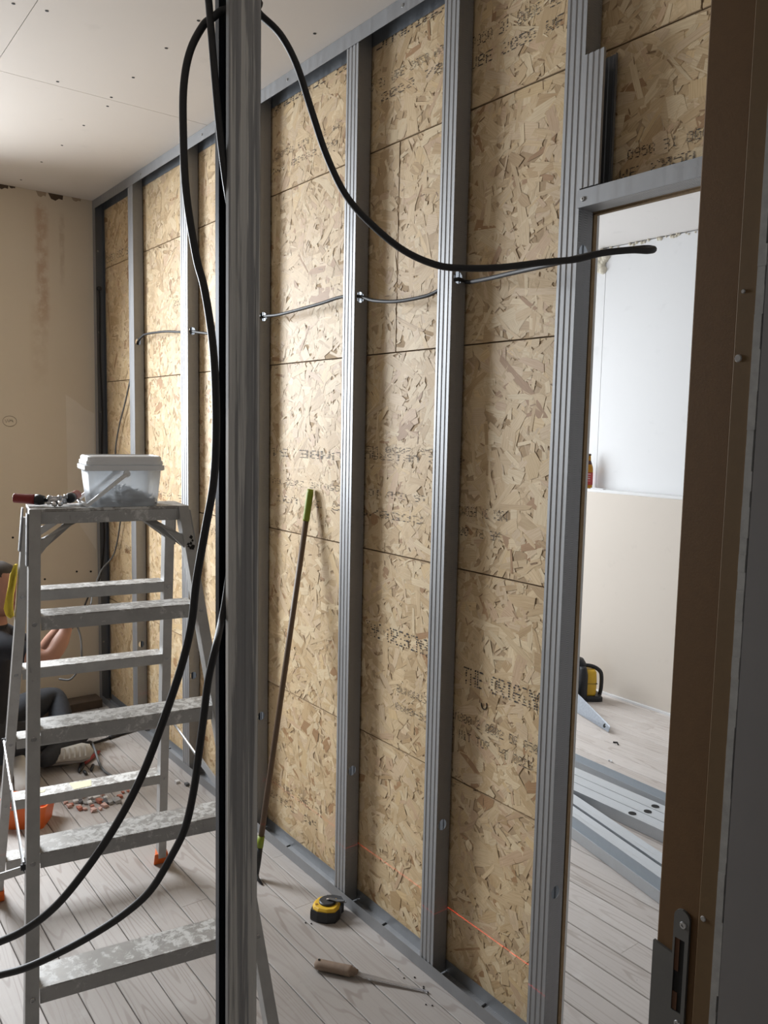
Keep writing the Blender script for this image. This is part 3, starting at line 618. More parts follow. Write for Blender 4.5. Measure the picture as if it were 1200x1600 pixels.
# scraps of masking tape and paint on the second rear tread from below
TAPE = plain('masking_tape', (.72,.66,.42), .8, 0, .06)
for u0, u1, v0, v1 in ((-.045, .01, -.062, -.006), (-.185, -.135, -.05, -.022)):
    a = lp(-1, False, .419, 0, 0); mid = (lp(-1, False, .419)+lp(1, False, .419))/2
    pts = [mid+U*u0+V*v1, mid+U*u1+V*(v1-.006), mid+U*(u1+.006)+V*(v0+.004), mid+U*(u0-.008)+V*v0]
    pts = [Vector((p.x, p.y, .4192)) for p in pts]
    B().hexa(pts, [p+Vector((0,0,.0008)) for p in pts]).build('tape_scrap', TAPE, ld, label='cream masking tape scrap')
# top platform with front and rear beams and corner braces
pf = B(); pf.hexa([lt(-.199, TT-.002, 1.404), lt(.199, TT-.002, 1.404), lt(.199, -TT, 1.404), lt(-.199, -TT, 1.404)], [lt(-.2, TT-.001, 1.412), lt(.2, TT-.001, 1.412), lt(.199, -TT, 1.412), lt(-.199, -TT, 1.412)])
pf.build('top_platform', TREAD, ld, bevel=.001)
for v0, v1, w_ in ((TT-.001, TT-.005, .176), (-TT+.004, -TT, .198)):
    pb = B(); pb.hexa([lt(-w_, v0, 1.373), lt(w_, v0, 1.373), lt(w_, v1, 1.373), lt(-w_, v1, 1.373)], [lt(-w_, v0, 1.404), lt(w_, v0, 1.404), lt(w_, v1, 1.404), lt(-w_, v1, 1.404)])
    pb.build('platform_beam', LIP, ld)
for sd_ in (-1, 1):
    g = B(); a0, a1 = lp(sd_, True, 1.30, RW, -.012), lp(sd_, True, 1.335, RW, -.012); b0, b1 = lt(sd_*.115, TT-.015, 1.3735), lt(sd_*.085, TT-.015, 1.3735)
    dv = V*(-.028); g.hexa([a0, b0, b0+dv, a0+dv], [a1, b1, b1+dv, a1+dv]); g.build('corner_brace', ALU, ld)
    g = B(); a0, a1 = lp(sd_, False, 1.30, RW, -.004), lp(sd_, False, 1.335, RW, -.004); b0, b1 = lt(sd_*.115, -TT-.004, 1.3735), lt(sd_*.085, -TT-.004, 1.3735)
    g.hexa([a0, b0, b0+dv, a0+dv], [a1, b1, b1+dv, a1+dv]); g.build('corner_brace', ALU, ld)
    # hinge plates with bolts on the outside
    for fr_, e0, e1 in ((True, -.006, -.042), (False, -.042, -.006)):
        hp = B(); q = lambda z, n: [lp(sd_, fr_, z, -.001, e0), lp(sd_, fr_, z, -.001, e1), lp(sd_, fr_, z, -.005, e1), lp(sd_, fr_, z, -.005, e0)]
        hp.hexa(q(1.275, 0), q(1.40, 0)); h_ = hp.build('hinge_plate', GALV, ld)
        for z in (1.30, 1.365):
            p = (lp(sd_, fr_, z, -.005, e0)+lp(sd_, fr_, z, -.005, e1))/2
            B().lathe([(.008, 0), (.008, .007), (.004, .010)], 8, frame_m(p, V if sd_ > 0 else -V, Vector((0,0,1))) @ Matrix.Rotation(0, 4, 'X')).build('bolt', BLACKPL, h_)
    # spreader: flat bar from front to rear rail outside
    z = .640; a = lp(sd_, True, z, -.004, -.02); r_ = lp(sd_, False, z+.006, -.004, -.03); m_ = a+(r_-a)*.55
    def bar(p, q_, h, t_):
        d = (q_-p).normalized(); n = Vector((0,0,1)).cross(d).normalized()*t_; k = Vector((0,0,h))
        return B().hexa([p-k-n, q_-k-n, q_-k+n, p-k+n], [p+k-n, q_+k-n, q_+k+n, p+k+n])
    bar(a, m_, .012, .002).build('spreader_bar', GALV, ld)
    B().tube([m_+(a-m_)*.05, r_], .004, 8).build('spreader_rod', SCREW, ld)
    for p in (a, r_): B().lathe([(.007, -.006), (.007, .006)], 10, frame_m(p, V, Vector((0,0,1)))).build('pivot_bolt', BLACKPL, ld)
p0 = lp(-1, True, .635, -.006, -.02); p1 = p0-U*.10-V*.09+Vector((0,0,-.06))
d = (p1-p0).normalized(); n = V*.002; k = d.cross(n).normalized()*.010
B().hexa([p0-k-n, p1-k-n, p1-k+n, p0-k+n], [p0+k-n, p1+k-n, p1+k+n, p0+k+n]).build('spreader_bar', ALU, ld)
# smear of black paint on the right front rail
rr = random.Random(8); sm = B()
for i in range(9):
    z = 1.298+rr.random()*.03; w = rr.random()*.016; s_ = .002+rr.random()*.004
    pts = [lp(1, True, z+b_, w+a_+.004, .0008) for a_, b_ in ((0, -s_), (s_*1.4, 0), (0, s_*1.5), (-s_, s_*.4))]
    sm.hexa(pts, [p+V*.0005 for p in pts])
sm.build('paint_smear', DARK, ld, label='black paint smear')

# ------------------------------------------------------------------ bucket, screws and pliers on the ladder top
def rrect(w, d, r, n=5):
    out = []
    for cx, cy, a0 in ((w/2-r, d/2-r, 0), (-w/2+r, d/2-r, 90), (-w/2+r, -d/2+r, 180), (w/2-r, -d/2+r, 270)):
        out += [(cx+r*math.cos(math.radians(a0+90*i/n)), cy+r*math.sin(math.radians(a0+90*i/n))) for i in range(n+1)]
    return out
def loft(b, rings, m, cap0=True, cap1=True):
    n = len(rings[0][0]); vs = [m @ Vector((x, y, z)) for pts, z in rings for x, y in pts]
    fs = [(i*n+j, i*n+(j+1)%n, (i+1)*n+(j+1)%n, (i+1)*n+j) for i in range(len(rings)-1) for j in range(n)]
    if cap0: fs.append(tuple(range(n-1, -1, -1)))
    if cap1: fs.append(tuple(range((len(rings)-1)*n, len(rings)*n)))
    b.add(vs, fs); return b
mm = Mat('frosted_plastic', .35)
tr = mm.n('ShaderNodeBsdfTransparent'); tr.inputs[0].default_value = (.95,.96,.97,1)
tl = mm.n('ShaderNodeBsdfTranslucent'); tl.inputs[0].default_value = (.86,.88,.90,1)
m1 = mm.n('ShaderNodeMixShader'); m1.inputs[0].default_value = .6; m2 = mm.n('ShaderNodeMixShader'); m2.inputs[0].default_value = .55
mm.color((.80,.82,.84)); out_ = mm.nt.nodes['Material Output']
mm.nt.links.new(mm.b.outputs[0], m1.inputs[1]); mm.nt.links.new(tl.outputs[0], m1.inputs[2])
mm.nt.links.new(m1.outputs[0], m2.inputs[1]); mm.nt.links.new(tr.outputs[0], m2.inputs[2]); mm.nt.links.new(m2.outputs[0], out_.inputs[0])
FROST = mm.m; LIDM = plain('white_lid_plastic', (.80,.82,.84), .4, 0, .03)
bu, bv, bz = .036, .0, 1.4128
bm_ = frame_m(lt(bu, bv, bz), U, -V)
bk = empty('plastic_bucket', lt(bu, bv, bz), 'frosted white plastic bucket with lid on the ladder top', 'bucket')
b = B(); loft(b, [(rrect(.168,.140,.022), 0), (rrect(.172,.144,.024), .004), (rrect(.191,.162,.026), .100)], bm_, True, False); b.build('bucket_body', FROST, bk, True, solid=.0012)
b = B(); loft(b, [(rrect(.206,.176,.028), .096), (rrect(.208,.178,.028), .099), (rrect(.208,.178,.028), .109), (rrect(.194,.164,.026), .110), (rrect(.194,.164,.026), .096)], bm_, False, False); b.build('bucket_rim', LIDM, bk, False)
b = B(); loft(b, [(rrect(.198,.168,.026), .1105), (rrect(.201,.171,.027), .113), (rrect(.199,.169,.027), .121), (rrect(.194,.165,.026), .1215), (rrect(.192,.163,.026), .131), (rrect(.184,.155,.025), .134), (rrect(.180,.151,.024), .1315)], bm_, False, True); b.build('lid', LIDM, bk)
hb = B(); pv = .088
for s_ in (-1, 1):
    a = bm_ @ Vector((0, s_*pv, .088)); e = bm_ @ Vector((-.100, s_*(pv+.004), .008))
    hb.tube([a, a+(e-a)*.5, e], .0052, 8)
hb.tube([bm_ @ Vector((-.100, -(pv+.004), .008)), bm_ @ Vector((-.103, 0, .007)), bm_ @ Vector((-.100, pv+.004, .008))], .0052, 8)
hb.build('handle', LIDM, bk, True)
for s_ in (-1, 1): B().lathe([(.009, -.004), (.009, .004)], 12, bm_ @ Matrix.Translation((0, s_*.086, .088)) @ Matrix.Rotation(math.pi/2, 4, 'X')).build('handle_pivot', LIDM, bk)
sc = B(); rr = random.Random(4)
for i in range(560):
    x, y = (rr.random()-.5)*.155, (rr.random()-.5)*.128; h = .006+.046*rr.random()*(1-abs(x)/.13)
    dv_ = Vector((rr.random()-.5, rr.random()-.5, (rr.random()-.5)*.5)).normalized()*.012
    p = Vector((x, y, h)); dv_.x = max(-.08-x, min(.08-x, dv_.x)); dv_.y = max(-.066-y, min(.066-y, dv_.y)); dv_.z = max(.003-h, dv_.z)
    sc.tube([bm_ @ p, bm_ @ (p+dv_)], [.0032, .0012], 5)
o = sc.build('drywall_screws', plain('phosphated_screws', (.06,.065,.075), .45, .3, .3)); tag(o, 'heap of dark grey screws filling the bottom of the frosted bucket', 'screws', None, 'stuff')
pz = 1.4128
pk_ = empty('hand_plier', lt(-.13, -.01, pz), 'chrome pliers with two red and black grips lying open on the ladder top', 'pliers')
def grip(p, q, r0, r1): return B().tube(spline([p, p+(q-p)*.12, p+(q-p)*.5, q], 4), [r0*.55, r0*.85, r0, r0, r0, r0, r0, r0, r0, (r0+r1)/2, r1, r1, r1][:13], 12)
h1a, h1b = lt(-.232, -.032, pz+.020), lt(-.180, -.012, pz+.0165); h1c = lt(-.158, -.004, pz+.015)
grip(h1a, h1b, .0125, .0135).build('grip', RED, pk_, True, label='red left grip')
B().tube([h1b, h1b+(h1c-h1b)*.5, h1c], [.0142, .0142, .0115], 12).build('grip_collar', BLACKPL, pk_, True)
h2a, h2b = lt(-.069, -.066, pz+.024), lt(-.088, -.030, pz+.0185); h2c = lt(-.100, -.010, pz+.0165)
grip(h2a, h2b, .0125, .0135).build('grip', RED, pk_, True, label='red right grip')
B().tube([h2b, h2b+(h2c-h2b)*.5, h2c], [.0142, .0142, .0115], 12).build('grip_collar', BLACKPL, pk_, True)
lk = B()
lk.tube([h1c, lt(-.135, .006, pz+.015), lt(-.120, .014, pz+.010)], [.006, .007, .006], 8); lk.tube([h2c, lt(-.115, .004, pz+.014), lt(-.128, .016, pz+.009)], [.006, .007, .006], 8)
lk.tube([lt(-.152, .004, pz+.022), lt(-.108, -.002, pz+.021)], .004, 8); lk.tube([lt(-.155, .012, pz+.008), lt(-.105, .006, pz+.009)], .0045, 8)
lk.build('linkage', CHROME, pk_, True)
jw = B(); jw.tube([lt(-.128, .010, pz+.010), lt(-.123, .030, pz+.008), lt(-.127, .046, pz+.006)], [.008, .0075, .004], 8); jw.tube([lt(-.136, .010, pz+.008), lt(-.140, .028, pz+.007), lt(-.136, .044, pz+.006)], [.0075, .007, .004], 8); jw.build('jaw', CHROME, pk_, True)
for u_, v_, z_ in ((-.146, .002, .022), (-.122, .008, .022), (-.106, -.002, .0235)): B().lathe([(.0055, -.004), (.0055, .004), (.003, .006)], 10, Matrix.Translation(lt(u_, v_, pz+z_))).build('rivet', CHROME, pk_)
# yellow rag hanging from the left rear rail
cl = B(); prof = [(1.232,.004,.010),(1.205,.012,.014),(1.17,.016,.018),(1.135,.020,.024),(1.105,.020,.028),(1.082,.014,.024),(1.068,.006,.014)]
rows_ = []
for i, (z, a, w) in enumerate(prof):
    base = lp(-1, False, z, -.0035, -.045)
    rows_.append([base-U*(a*(j/6)*1.25+.0015)+V*(w*2*(j/6-.2))+U*(.003*math.sin(j*1.9+i*1.3)) for j in range(7)])
n_ = 7; cl.add([p for r_ in rows_ for p in r_], [(i*n_+j, i*n_+j+1, (i+1)*n_+j+1, (i+1)*n_+j) for i in range(len(prof)-1) for j in range(n_-1)])
o = cl.build('rag', YCLOTH, None, True, solid=.003); tag(o, 'yellow rag hanging on the left rear rail of the ladder', 'rag')

# ------------------------------------------------------------------ things on the floor of the room
tb = empty('plastic_tub', (-3.40, -.72, 0), 'small orange plastic tub on the floor behind the ladder', 'tub')
tm = frame_m((-3.405, -.735, 0), (.55, .83, 0), (-.83, .55, 0))
b = B(); loft(b, [(rrect(.17,.12,.015), .001), (rrect(.20,.145,.018), .095)], tm, True, False); b.build('tub_body', ORANGE, tb, solid=.003)
b = B(); loft(b, [(rrect(.208,.153,.02), .089), (rrect(.210,.155,.02), .098), (rrect(.198,.143,.018), .099), (rrect(.196,.141,.018), .090)], tm, False, False); b.build('tub_rim', ORANGE, tb)
RUB = [plain('brick_red', (.42,.16,.11), .9, 0, .25, 60), plain('brick_pink', (.55,.36,.31), .9, 0, .2, 60), plain('mortar_grey', (.30,.29,.28), .9, 0, .25, 60), plain('dark_chip', (.10,.10,.105), .8, 0, .3, 60), plain('white_chip', (.62,.61,.60), .85, 0, .1, 60)]
LBL = ['brick red', 'pale pink brick', 'grey mortar', 'dark grey', 'whitish plaster']
deb = [(-3.485,-.555,1),(-3.452,-.54,0),(-3.468,-.52,4),(-3.455,-.502,3),(-3.432,-.49,2),(-3.421,-.474,4),(-3.427,-.451,2),(-3.392,-.526,0),(-3.378,-.506,1),(-3.385,-.475,0),(-3.448,-.438,4),(-3.342,-.454,1),(-3.389,-.416,3),(-3.378,-.401,2),(-3.374,-.374,2),(-3.444,-.321,0),(-3.444,-.298,0),(-3.407,-.346,0),(-3.47,-.403,1),(-3.499,-.478,1),(-3.437,-.40,4),(-3.44,-.554,1),(-3.347,-.482,1),(-3.41,-.52,1),(-3.41,-.435,0),(-3.47,-.46,4),(-3.36,-.43,1)]
rr = random.Random(12)
for i, (x, y, k) in enumerate(deb):
    s_ = .0075+rr.random()*.008; big = 1.5 if k in (2, 3) else 1
    pts = [Vector((x+s_*big*(sx+rr.uniform(-.35,.35)), y+s_*(sy+rr.uniform(-.35,.35)), (.001 if zz == 0 else s_*rr.uniform(.7,1.3)))) for zz in (0, 1) for sx, sy in ((-1,-.8),(1,-.7),(.8,.8),(-.9,.7))]
    o = B().hexa(pts[:4], pts[4:]).build('rubble_piece', RUB[k], None, bevel=.002)
    tag(o, LBL[k]+' crumb in the rubble heap on the floorboards behind the ladder', 'rubble', LBL[k]+' crumbs in the rubble heap')
for x, y, k, lb in ((-3.408,-.082,4,'small whitish crumb beside the floor track near the ladder foot'), (-3.358,-.057,3,'tiny dark crumb beside the floor track near the ladder foot')):
    s_ = .012; pts = [Vector((x+s_*(sx), y+s_*sy, zz*s_)) for zz in (.05, 1) for sx, sy in ((-1,-.7),(1,-.8),(.8,.8),(-.7,.7))]
    o = B().hexa(pts[:4], pts[4:]).build('rubble_piece', RUB[k], None, bevel=.002); tag(o, lb, 'rubble')
# red pliers on the floor
rp = empty('pliers', (-3.86, -.38, 0), 'red handled pliers lying open on the floor beside the worker\'s shoe', 'pliers')
for a, e in (((-3.985,-.315,.012),(-3.835,-.385,.012)), ((-3.94,-.265,.012),(-3.83,-.372,.012))):
    a = Vector(a); e = Vector(e); B().tube([a, a+(e-a)*.2, a+(e-a)*.8, e], [.007,.010,.009,.007], 10).build('handle', RED, rp, True)
B().tube([(-3.832,-.379,.012),(-3.79,-.40,.011),(-3.755,-.418,.008)], [.012,.012,.004], 8).build('jaw', BLACKPL, rp, True)
for p, q_, lb in (((-3.755,-.395,.008),(-3.715,-.395,.008),'dark drill bit nearest the ladder, on the floor under the red pliers'), ((-3.80,-.34,.009),(-3.745,-.365,.009),'dark metal peg on the floor between red pliers and grey cable')):
    o = B().tube([p, ((p[0]+q_[0])/2, (p[1]+q_[1])/2, p[2]), q_], [.008, .008, .005], 8).build('metal_peg', BLACKPL, None, True); tag(o, lb, 'bit')
o = B().box((-4.72, -.52, .0005), (-4.60, -.03, .05)).build('shade_strip', SHADE_TORN, None, bevel=.004); tag(o, 'dark strip standing in for shade along the foot of the cream wall', 'shade strip')  # dark strip added where only shade lies at the wall foot
# leaning pole (broom turned round)
pole = empty('broom_pole', (-2.49, -.165, 0), 'brown pole with a green tip leaning against the particle board', 'pole')
pa, pb_ = Vector((-2.492, -.165, .055)), Vector((-2.4905, .043, 1.412))
dv_ = (pb_-pa)
B().tube([pa+dv_*.02, pa+dv_*.5, pa+dv_*.925], .0105, 12).build('handle', BROOM, pole, True)
B().tube([pa+dv_*.915, pa+dv_*.92, pa+dv_*.99, pb_], [.0118, .0126, .0126, .0105], 12).build('end_cap', GREEN, pole, True, label='green hanging tip')
B().lathe([(.0065, 0), (.0065, .03)], 10, frame_m(pa+dv_*.955+Vector((0,-.0125,0)), (1,0,0), dv_)).build('hanging_hole', plain('light_green', (.42,.50,.20), .6), pole) if False else None
B().tube([pa+dv_*.045, pa+dv_*.06, pa+dv_*.075], .0125, 12).build('socket_ring', GREEN, pole, True, label='green ring')
B().tube([pa+dv_*-.03, pa, pa+dv_*.045], [.011, .0125, .0115], 12).build('socket', BLACKPL, pole, True)
B().tube([(-2.492,-.170,.022), (-2.468,-.176,.012), (-2.440,-.172,.003)], [.008, .007, .003], 8).build('hook', BLACKPL, pole, True)
# tape measure
TX, TY = -2.155, -.085
tp = empty('tape_measure', (TX, TY, 0), 'yellow and black tape measure on the floor beside the floor track', 'tape measure')
tm = frame_m((TX, TY, 0), (.75, .66, 0), (-.66, .75, 0))
def disc_poly(r, fl=0): return [(r*math.cos(t), r*math.sin(t)) for t in np.linspace(0, 2*math.pi, 28)[:-1]]
case = [(-.038,-.034),(-.02,-.044),(.012,-.045),(.038,-.036),(.046,-.012),(.044,.016),(.030,.036),(.006,.044),(-.020,.042),(-.038,.030),(-.046,.008),(-.046,-.014)]
b = B(); loft(b, [([(x*.93, y*.93) for x, y in case], .001), (case, .008), (case, .030), ([(x*.98, y*.98) for x, y in case], .040), ([(x*.86, y*.86) for x, y in case], .047)], tm); b.build('case', YELLOW, tp, bevel=.002)
b = B(); lo_ = [(-.047,-.036),(-.02,-.047),(.014,-.048),(.041,-.038),(.049,-.012),(.048,.012),(.036,.0),(.025,-.02),(.006,-.026),(-.018,-.022),(-.035,-.012),(-.048,-.004)]
loft(b, [([(x*.97, y*.97) for x, y in lo_], .0008), (lo_, .006), (lo_, .026), ([(x*.97, y*.97) for x, y in lo_], .037)], tm); b.build('bumper', BLACKPL, tp)
b = B(); up_ = [(.02,.036),(.046,.014),(.052,.03),(.038,.05),(.01,.052),(-.012,.046)]; loft(b, [(up_, .004), (up_, .042), ([(x*.98, y*.97) for x, y in up_], .046)], tm); b.build('bumper', BLACKPL, tp)
B().lathe([(.029, .0465), (.029, .052), (.026, .0545), (.0, .0545)][:3], 26, tm @ Matrix.Translation((.002, .004, 0))).build('face_disc', BLACKPL, tp)
B().lathe([(.0045, .054), (.0045, .058), (.002, .0585)], 10, tm @ Matrix.Translation((.002, .004, 0))).build('screw', CHROME, tp)
b = B(); b.prism([(.004,-.004),(.035,-.010),(.058,-.004),(.060,.004),(.035,.004),(.004,.008)], .004, tm @ Matrix.Translation((.002, .004, .0555))); b.build('belt_clip', plain('clip_steel', (.12,.12,.12), .35, .7), tp, bevel=.001)
B().prism([(.050,.0),(.062,-.002),(.062,.008),(.050,.008)], .003, tm @ Matrix.Translation((.004, .004, .052))).build('clip_tip', CHROME, tp)
for x, y, h in ((-.030,-.018,.0472),): B().lathe([(.005, 0), (.005, .001)], 12, tm @ Matrix.Translation((x, y, h))).build('case_hole', plain('amber_hole', (.30,.14,.02), .6), tp)
for x, y in ((-2.16,-.165),(-2.145,-.152)):
    o = B().lathe([(.002, .0005), (.003, .002), (.001, .004)], 6, Matrix.Translation((x, y, 0))).build('dirt_crumb', DARK); tag(o, 'tiny dark dirt crumb on the floor in front of the yellow tape measure', 'crumb', 'dirt crumbs by the tape measure')
# jab saw
js = empty('jab_saw', (-1.87, -.2, 0), 'jab saw with worn wooden handle and thin blade on the floorboards', 'saw')
A_ = Vector((-1.950, -.262, .016)); D_ = (Vector((-1.672, -.052, .006))-Vector((-1.945, -.256, .006))); Ln = D_.length; D_.normalize()
prof = [(0,.006),(.004,.0135),(.014,.0165),(.030,.0165),(.06,.0155),(.09,.0165),(.108,.0175),(.116,.0175),(.118,.0125),(.126,.0125),(.128,.010),(.136,.009)]
N_ = Vector((-D_.y, D_.x, 0)); hd_ = B(); rings = []
hv = []
for t, r in prof:
    hv += [A_+D_*t+N_*(r*1.05*math.cos(a))+Vector((0,0,min(r, .0155)*.95*math.sin(a))) for a in np.linspace(0, 2*math.pi, 15)[:-1]]
nn = 14; hd_.add(hv, [(i*nn+j, i*nn+(j+1)%nn, (i+1)*nn+(j+1)%nn, (i+1)*nn+j) for i in range(len(prof)-1) for j in range(nn)]+[tuple(range(nn-1,-1,-1)), tuple(range((len(prof)-1)*nn, len(prof)*nn))])
hd_.build('handle', WOODH, js, True)
B().lathe([(.0042, 0), (.0042, .0008)], 10, Matrix.Translation(A_+D_*.014+Vector((0,0,.0152)))).build('hanging_hole', DARK, js)
b = B(); B0 = A_+D_*.130; L2 = .225
outl = [(0,-.008)]+[p for i in range(30) for p in ((L2*i/30*.97, -.008-.0008+(.006*i/30)), (L2*(i+.5)/30*.97, -.008-.0035+(.006*i/30)))]+[(L2, -.0015), (L2*.99, .001), (L2*.5, .006), (0, .009)]
b.prism(outl, .0012, frame_m(B0+Vector((0,0,-.0035)), D_+Vector((0,0,-.035)), N_)); b.build('blade', BLADE, js)
rr = random.Random(6)
for i in range(11):
    t = rr.random(); x, y = -1.80+rr.random()*.22, -.13+rr.random()*.11
    if i > 6: x, y = -1.70+rr.random()*.06, -.07+rr.random()*.03
    o = B().lathe([(.0012+.0014*t, .0004), (.002+.0014*t, .0015), (.0007, .003)], 5, Matrix.Translation((x, y, 0))).build('dirt_crumb', DARK); tag(o, 'tiny dark crumb scattered round the jab saw blade', 'crumb', 'dirt crumbs by the jab saw')

# self-levelling line laser (just below the frame): throws the red line on the boards
ll = empty('laser_level', (-1.25, -.75, 0), 'small black laser level on the floor throwing a red line on the boards', 'laser level')
B().box((-1.285, -.785, .0), (-1.215, -.715, .185)).build('laser_body', BLACKPL, ll, bevel=.006)
B().lathe([(.018, .185), (.018, .196)], 16, Matrix.Translation((-1.25, -.75, 0))).build('laser_window', RED, ll)
ldt = bpy.data.lights.new('laser_light', 'POINT'); ldt.energy = 1.0; ldt.shadow_soft_size = 0.0; ldt.color = (1, .03, .02); ldt.use_nodes = True
lo2 = bpy.data.objects.new('laser_light', ldt); COL.objects.link(lo2); lo2.location = (-1.25, -.75, .2035)
nt = ldt.node_tree; em = nt.nodes['Emission']; tc = nt.nodes.new('ShaderNodeTexCoord'); sx = nt.nodes.new('ShaderNodeSeparateXYZ'); nt.links.new(tc.outputs['Normal'], sx.inputs[0])
ab = nt.nodes.new('ShaderNodeMath'); ab.operation = 'ABSOLUTE'; nt.links.new(sx.outputs[2], ab.inputs[0])
lt_ = nt.nodes.new('ShaderNodeMath'); lt_.operation = 'LESS_THAN'; lt_.inputs[1].default_value = .0013; nt.links.new(ab.outputs[0], lt_.inputs[0])
ms = nt.nodes.new('ShaderNodeMath'); ms.operation = 'MULTIPLY'; ms.inputs[1].default_value = 45.0; nt.links.new(lt_.outputs[0], ms.inputs[0]); nt.links.new(ms.outputs[0], em.inputs[1])

# ------------------------------------------------------------------ next room: profiles, saw, work lamp, bottle
def channel(name, x0, y0, ang, L, w, h, up, label, z=0.0, holes=(), mat=None, group=None):
    t = empty(name, (x0, y0, z), label, 'steel profile', group); m = Matrix.Translation((x0, y0, z)) @ Matrix.Rotation(ang, 4, 'Z')
    T = lambda L_: [m @ Vector(p) for p in L_]
    zb = .0015 if up else h
    def sheet(pts, nm, mt):
        b = B(); b.add(T(pts), [(0,1,2,3)]); b.build(nm, mt, t, solid=.0009)
    sheet([(0,-w/2,.0012),(L,-w/2,.0012),(L,-w/2,h),(0,-w/2,h)], 'flange', GALVN); sheet([(0,w/2,.0012),(L,w/2,.0012),(L,w/2,h),(0,w/2,h)], 'flange', GALVN)
    b = B()
    b.add(T([(0,-w/2,zb),(L,-w/2,zb),(L,-w/2+.02,zb),(0,-w/2+.02,zb)]), [(0,1,2,3)])
    b.add(T([(0,-w/2+.02,zb),(L,-w/2+.02,zb),(L,-w/2+.024,zb-.0015),(0,-w/2+.024,zb-.0015)]), [(0,1,2,3)])
    b.add(T([(0,-w/2+.024,zb-.0015),(L,-w/2+.024,zb-.0015),(L,w/2,zb),(0,w/2,zb)]), [(0,1,2,3)]); b.build('web', GALVNX_LIT, t, solid=.0009)
    for hx, hy in holes:
        B().lathe([(.0165, 0), (.0165, .0012)], 20, m @ Matrix.Translation((hx, hy, h))).build('cable_hole', DARK, t)
    return t
channel('steel_profile', -2.95, 1.60, -.035, 2.3, .07, .05, True, 'galvanised track lying open side up, farthest of the profiles on the floor')
xh = -3.0
channel('steel_profile', xh, 1.452, .0, 2.4, .064, .05, False, 'galvanised stud lying with its web and round hole upward, rearmost of the three holed studs', holes=((-1.934-xh, -.005),))
channel('steel_profile', xh, 1.384, .0, 2.4, .064, .05, False, 'galvanised stud lying between the other two holed studs on the next room floor', holes=((-1.924-xh, -.005),))
channel('steel_profile', xh, 1.316, .0, 2.4, .064, .05, False, 'galvanised stud with a round hole, frontmost of the three holed studs', holes=((-1.951-xh, -.006),))
an = -.228; ca_, sa_ = math.cos(an), math.sin(an)
def liney(x, y): return y+(x-(-2.1))*math.tan(an)
channel('steel_profile', -2.31, liney(-2.31, 1.203), an, 1.5, .058, .044, False, 'galvanised track lying web up at an angle in front of the holed studs')
channel('steel_profile', -2.31, liney(-2.31, 1.127), an, 1.5, .058, .044, False, 'galvanised track lying web up beside the open front track')
channel('steel_profile', -2.31, liney(-2.31, 1.060), an, 1.6, .060, .046, True, 'galvanised track lying open side up, nearest the door opening')
# handsaw
hs = empty('handsaw', (-2.9, 2.2, 0), 'spotted grey handsaw blade lying on the floor in the next room', 'saw')
bl = [(-3.052,2.272,.10),(-2.678,2.115,.037),(-2.668,2.104,.030),(-2.672,2.096,.004),(-3.004,2.21,.004),(-3.30,2.313,.004),(-3.36,2.352,.05),(-3.345,2.395,.148)]
nb_ = Vector((.25, .72, -.55)).normalized()*.0012
B().add(bl+[tuple(Vector(p)+nb_) for p in bl], [tuple(range(7,-1,-1)), tuple(range(8,16))]+[(i, (i+1)%8, 8+(i+1)%8, 8+i) for i in range(8)]).build('blade', SAWST, hs)
B().lathe([(.012, 0), (.012, .0008)], 14, frame_m((-2.715, 2.119, .0235), (.95,-.32,-.07), (-.2,.45,.85)) @ Matrix.Translation((0,0,.0006))).build('hanging_hole', DARK, hs)
hh = B(); hh.tube(spline([(-3.33,2.335,.03),(-3.41,2.36,.022),(-3.47,2.40,.035),(-3.48,2.43,.085),(-3.42,2.42,.125),(-3.345,2.39,.13)], 5), .014, 8); hh.build('handle', BLACKPL, hs, True)
# work lamp
RV = Vector((.604, .796, 0)).normalized(); FV = Vector((-.796, .604, 0)).normalized(); LO = Vector((-3.125, 2.455, 0))
wl_ = empty('work_lamp', LO, 'yellow and black work lamp with carrying hoop standing before the beige board', 'lamp')
lm = frame_m(LO, RV, FV)
def LQ(x, y, z): return lm @ Vector((x, y, z))
b = B(); loft(b, [(rrect(.105,.10,.02), .032), (rrect(.115,.11,.025), .05), (rrect(.118,.112,.025), .12), (rrect(.112,.106,.025), .178), (rrect(.095,.09,.02), .192)], lm @ Matrix.Translation((.002, 0, 0))); b.build('housing', YELLOW, wl_, True)
b = B(); b.box((-.058, -.058, .11), (.0615, .058, .1115), lm); b.build('housing_joint', BLACKPL, wl_)
b = B(); loft(b, [(rrect(.05,.13,.02), .004), (rrect(.056,.135,.02), .03), (rrect(.056,.135,.02), .17), (rrect(.046,.115,.02), .20), (rrect(.04,.10,.018), .215)], lm @ Matrix.Translation((-.030, -.012, 0))); b.build('front_bumper', BLACKPL, wl_, True)
b = B(); loft(b, [(rrect(.12,.10,.03), .19), (rrect(.12,.10,.03), .225), (rrect(.09,.07,.03), .252), (rrect(.05,.04,.018), .26)], lm @ Matrix.Translation((-.062, .01, 0))); b.build('lamp_head', BLACKPL, wl_, True)
b = B(); loft(b, [(rrect(.22,.13,.03), .001), (rrect(.22,.13,.03), .022), (rrect(.20,.115,.03), .034)], lm @ Matrix.Translation((-.01, 0, 0))); b.build('base', BLACKPL, wl_)
b = B(); b.tube(spline([LQ(-.06,0,.205), LQ(-.02,0,.212), LQ(.04,0,.205), LQ(.085,0,.178), LQ(.098,0,.14), LQ(.098,0,.07), LQ(.09,0,.02)], 6), .0125, 10); b.build('carry_hoop', BLACKPL, wl_, True)
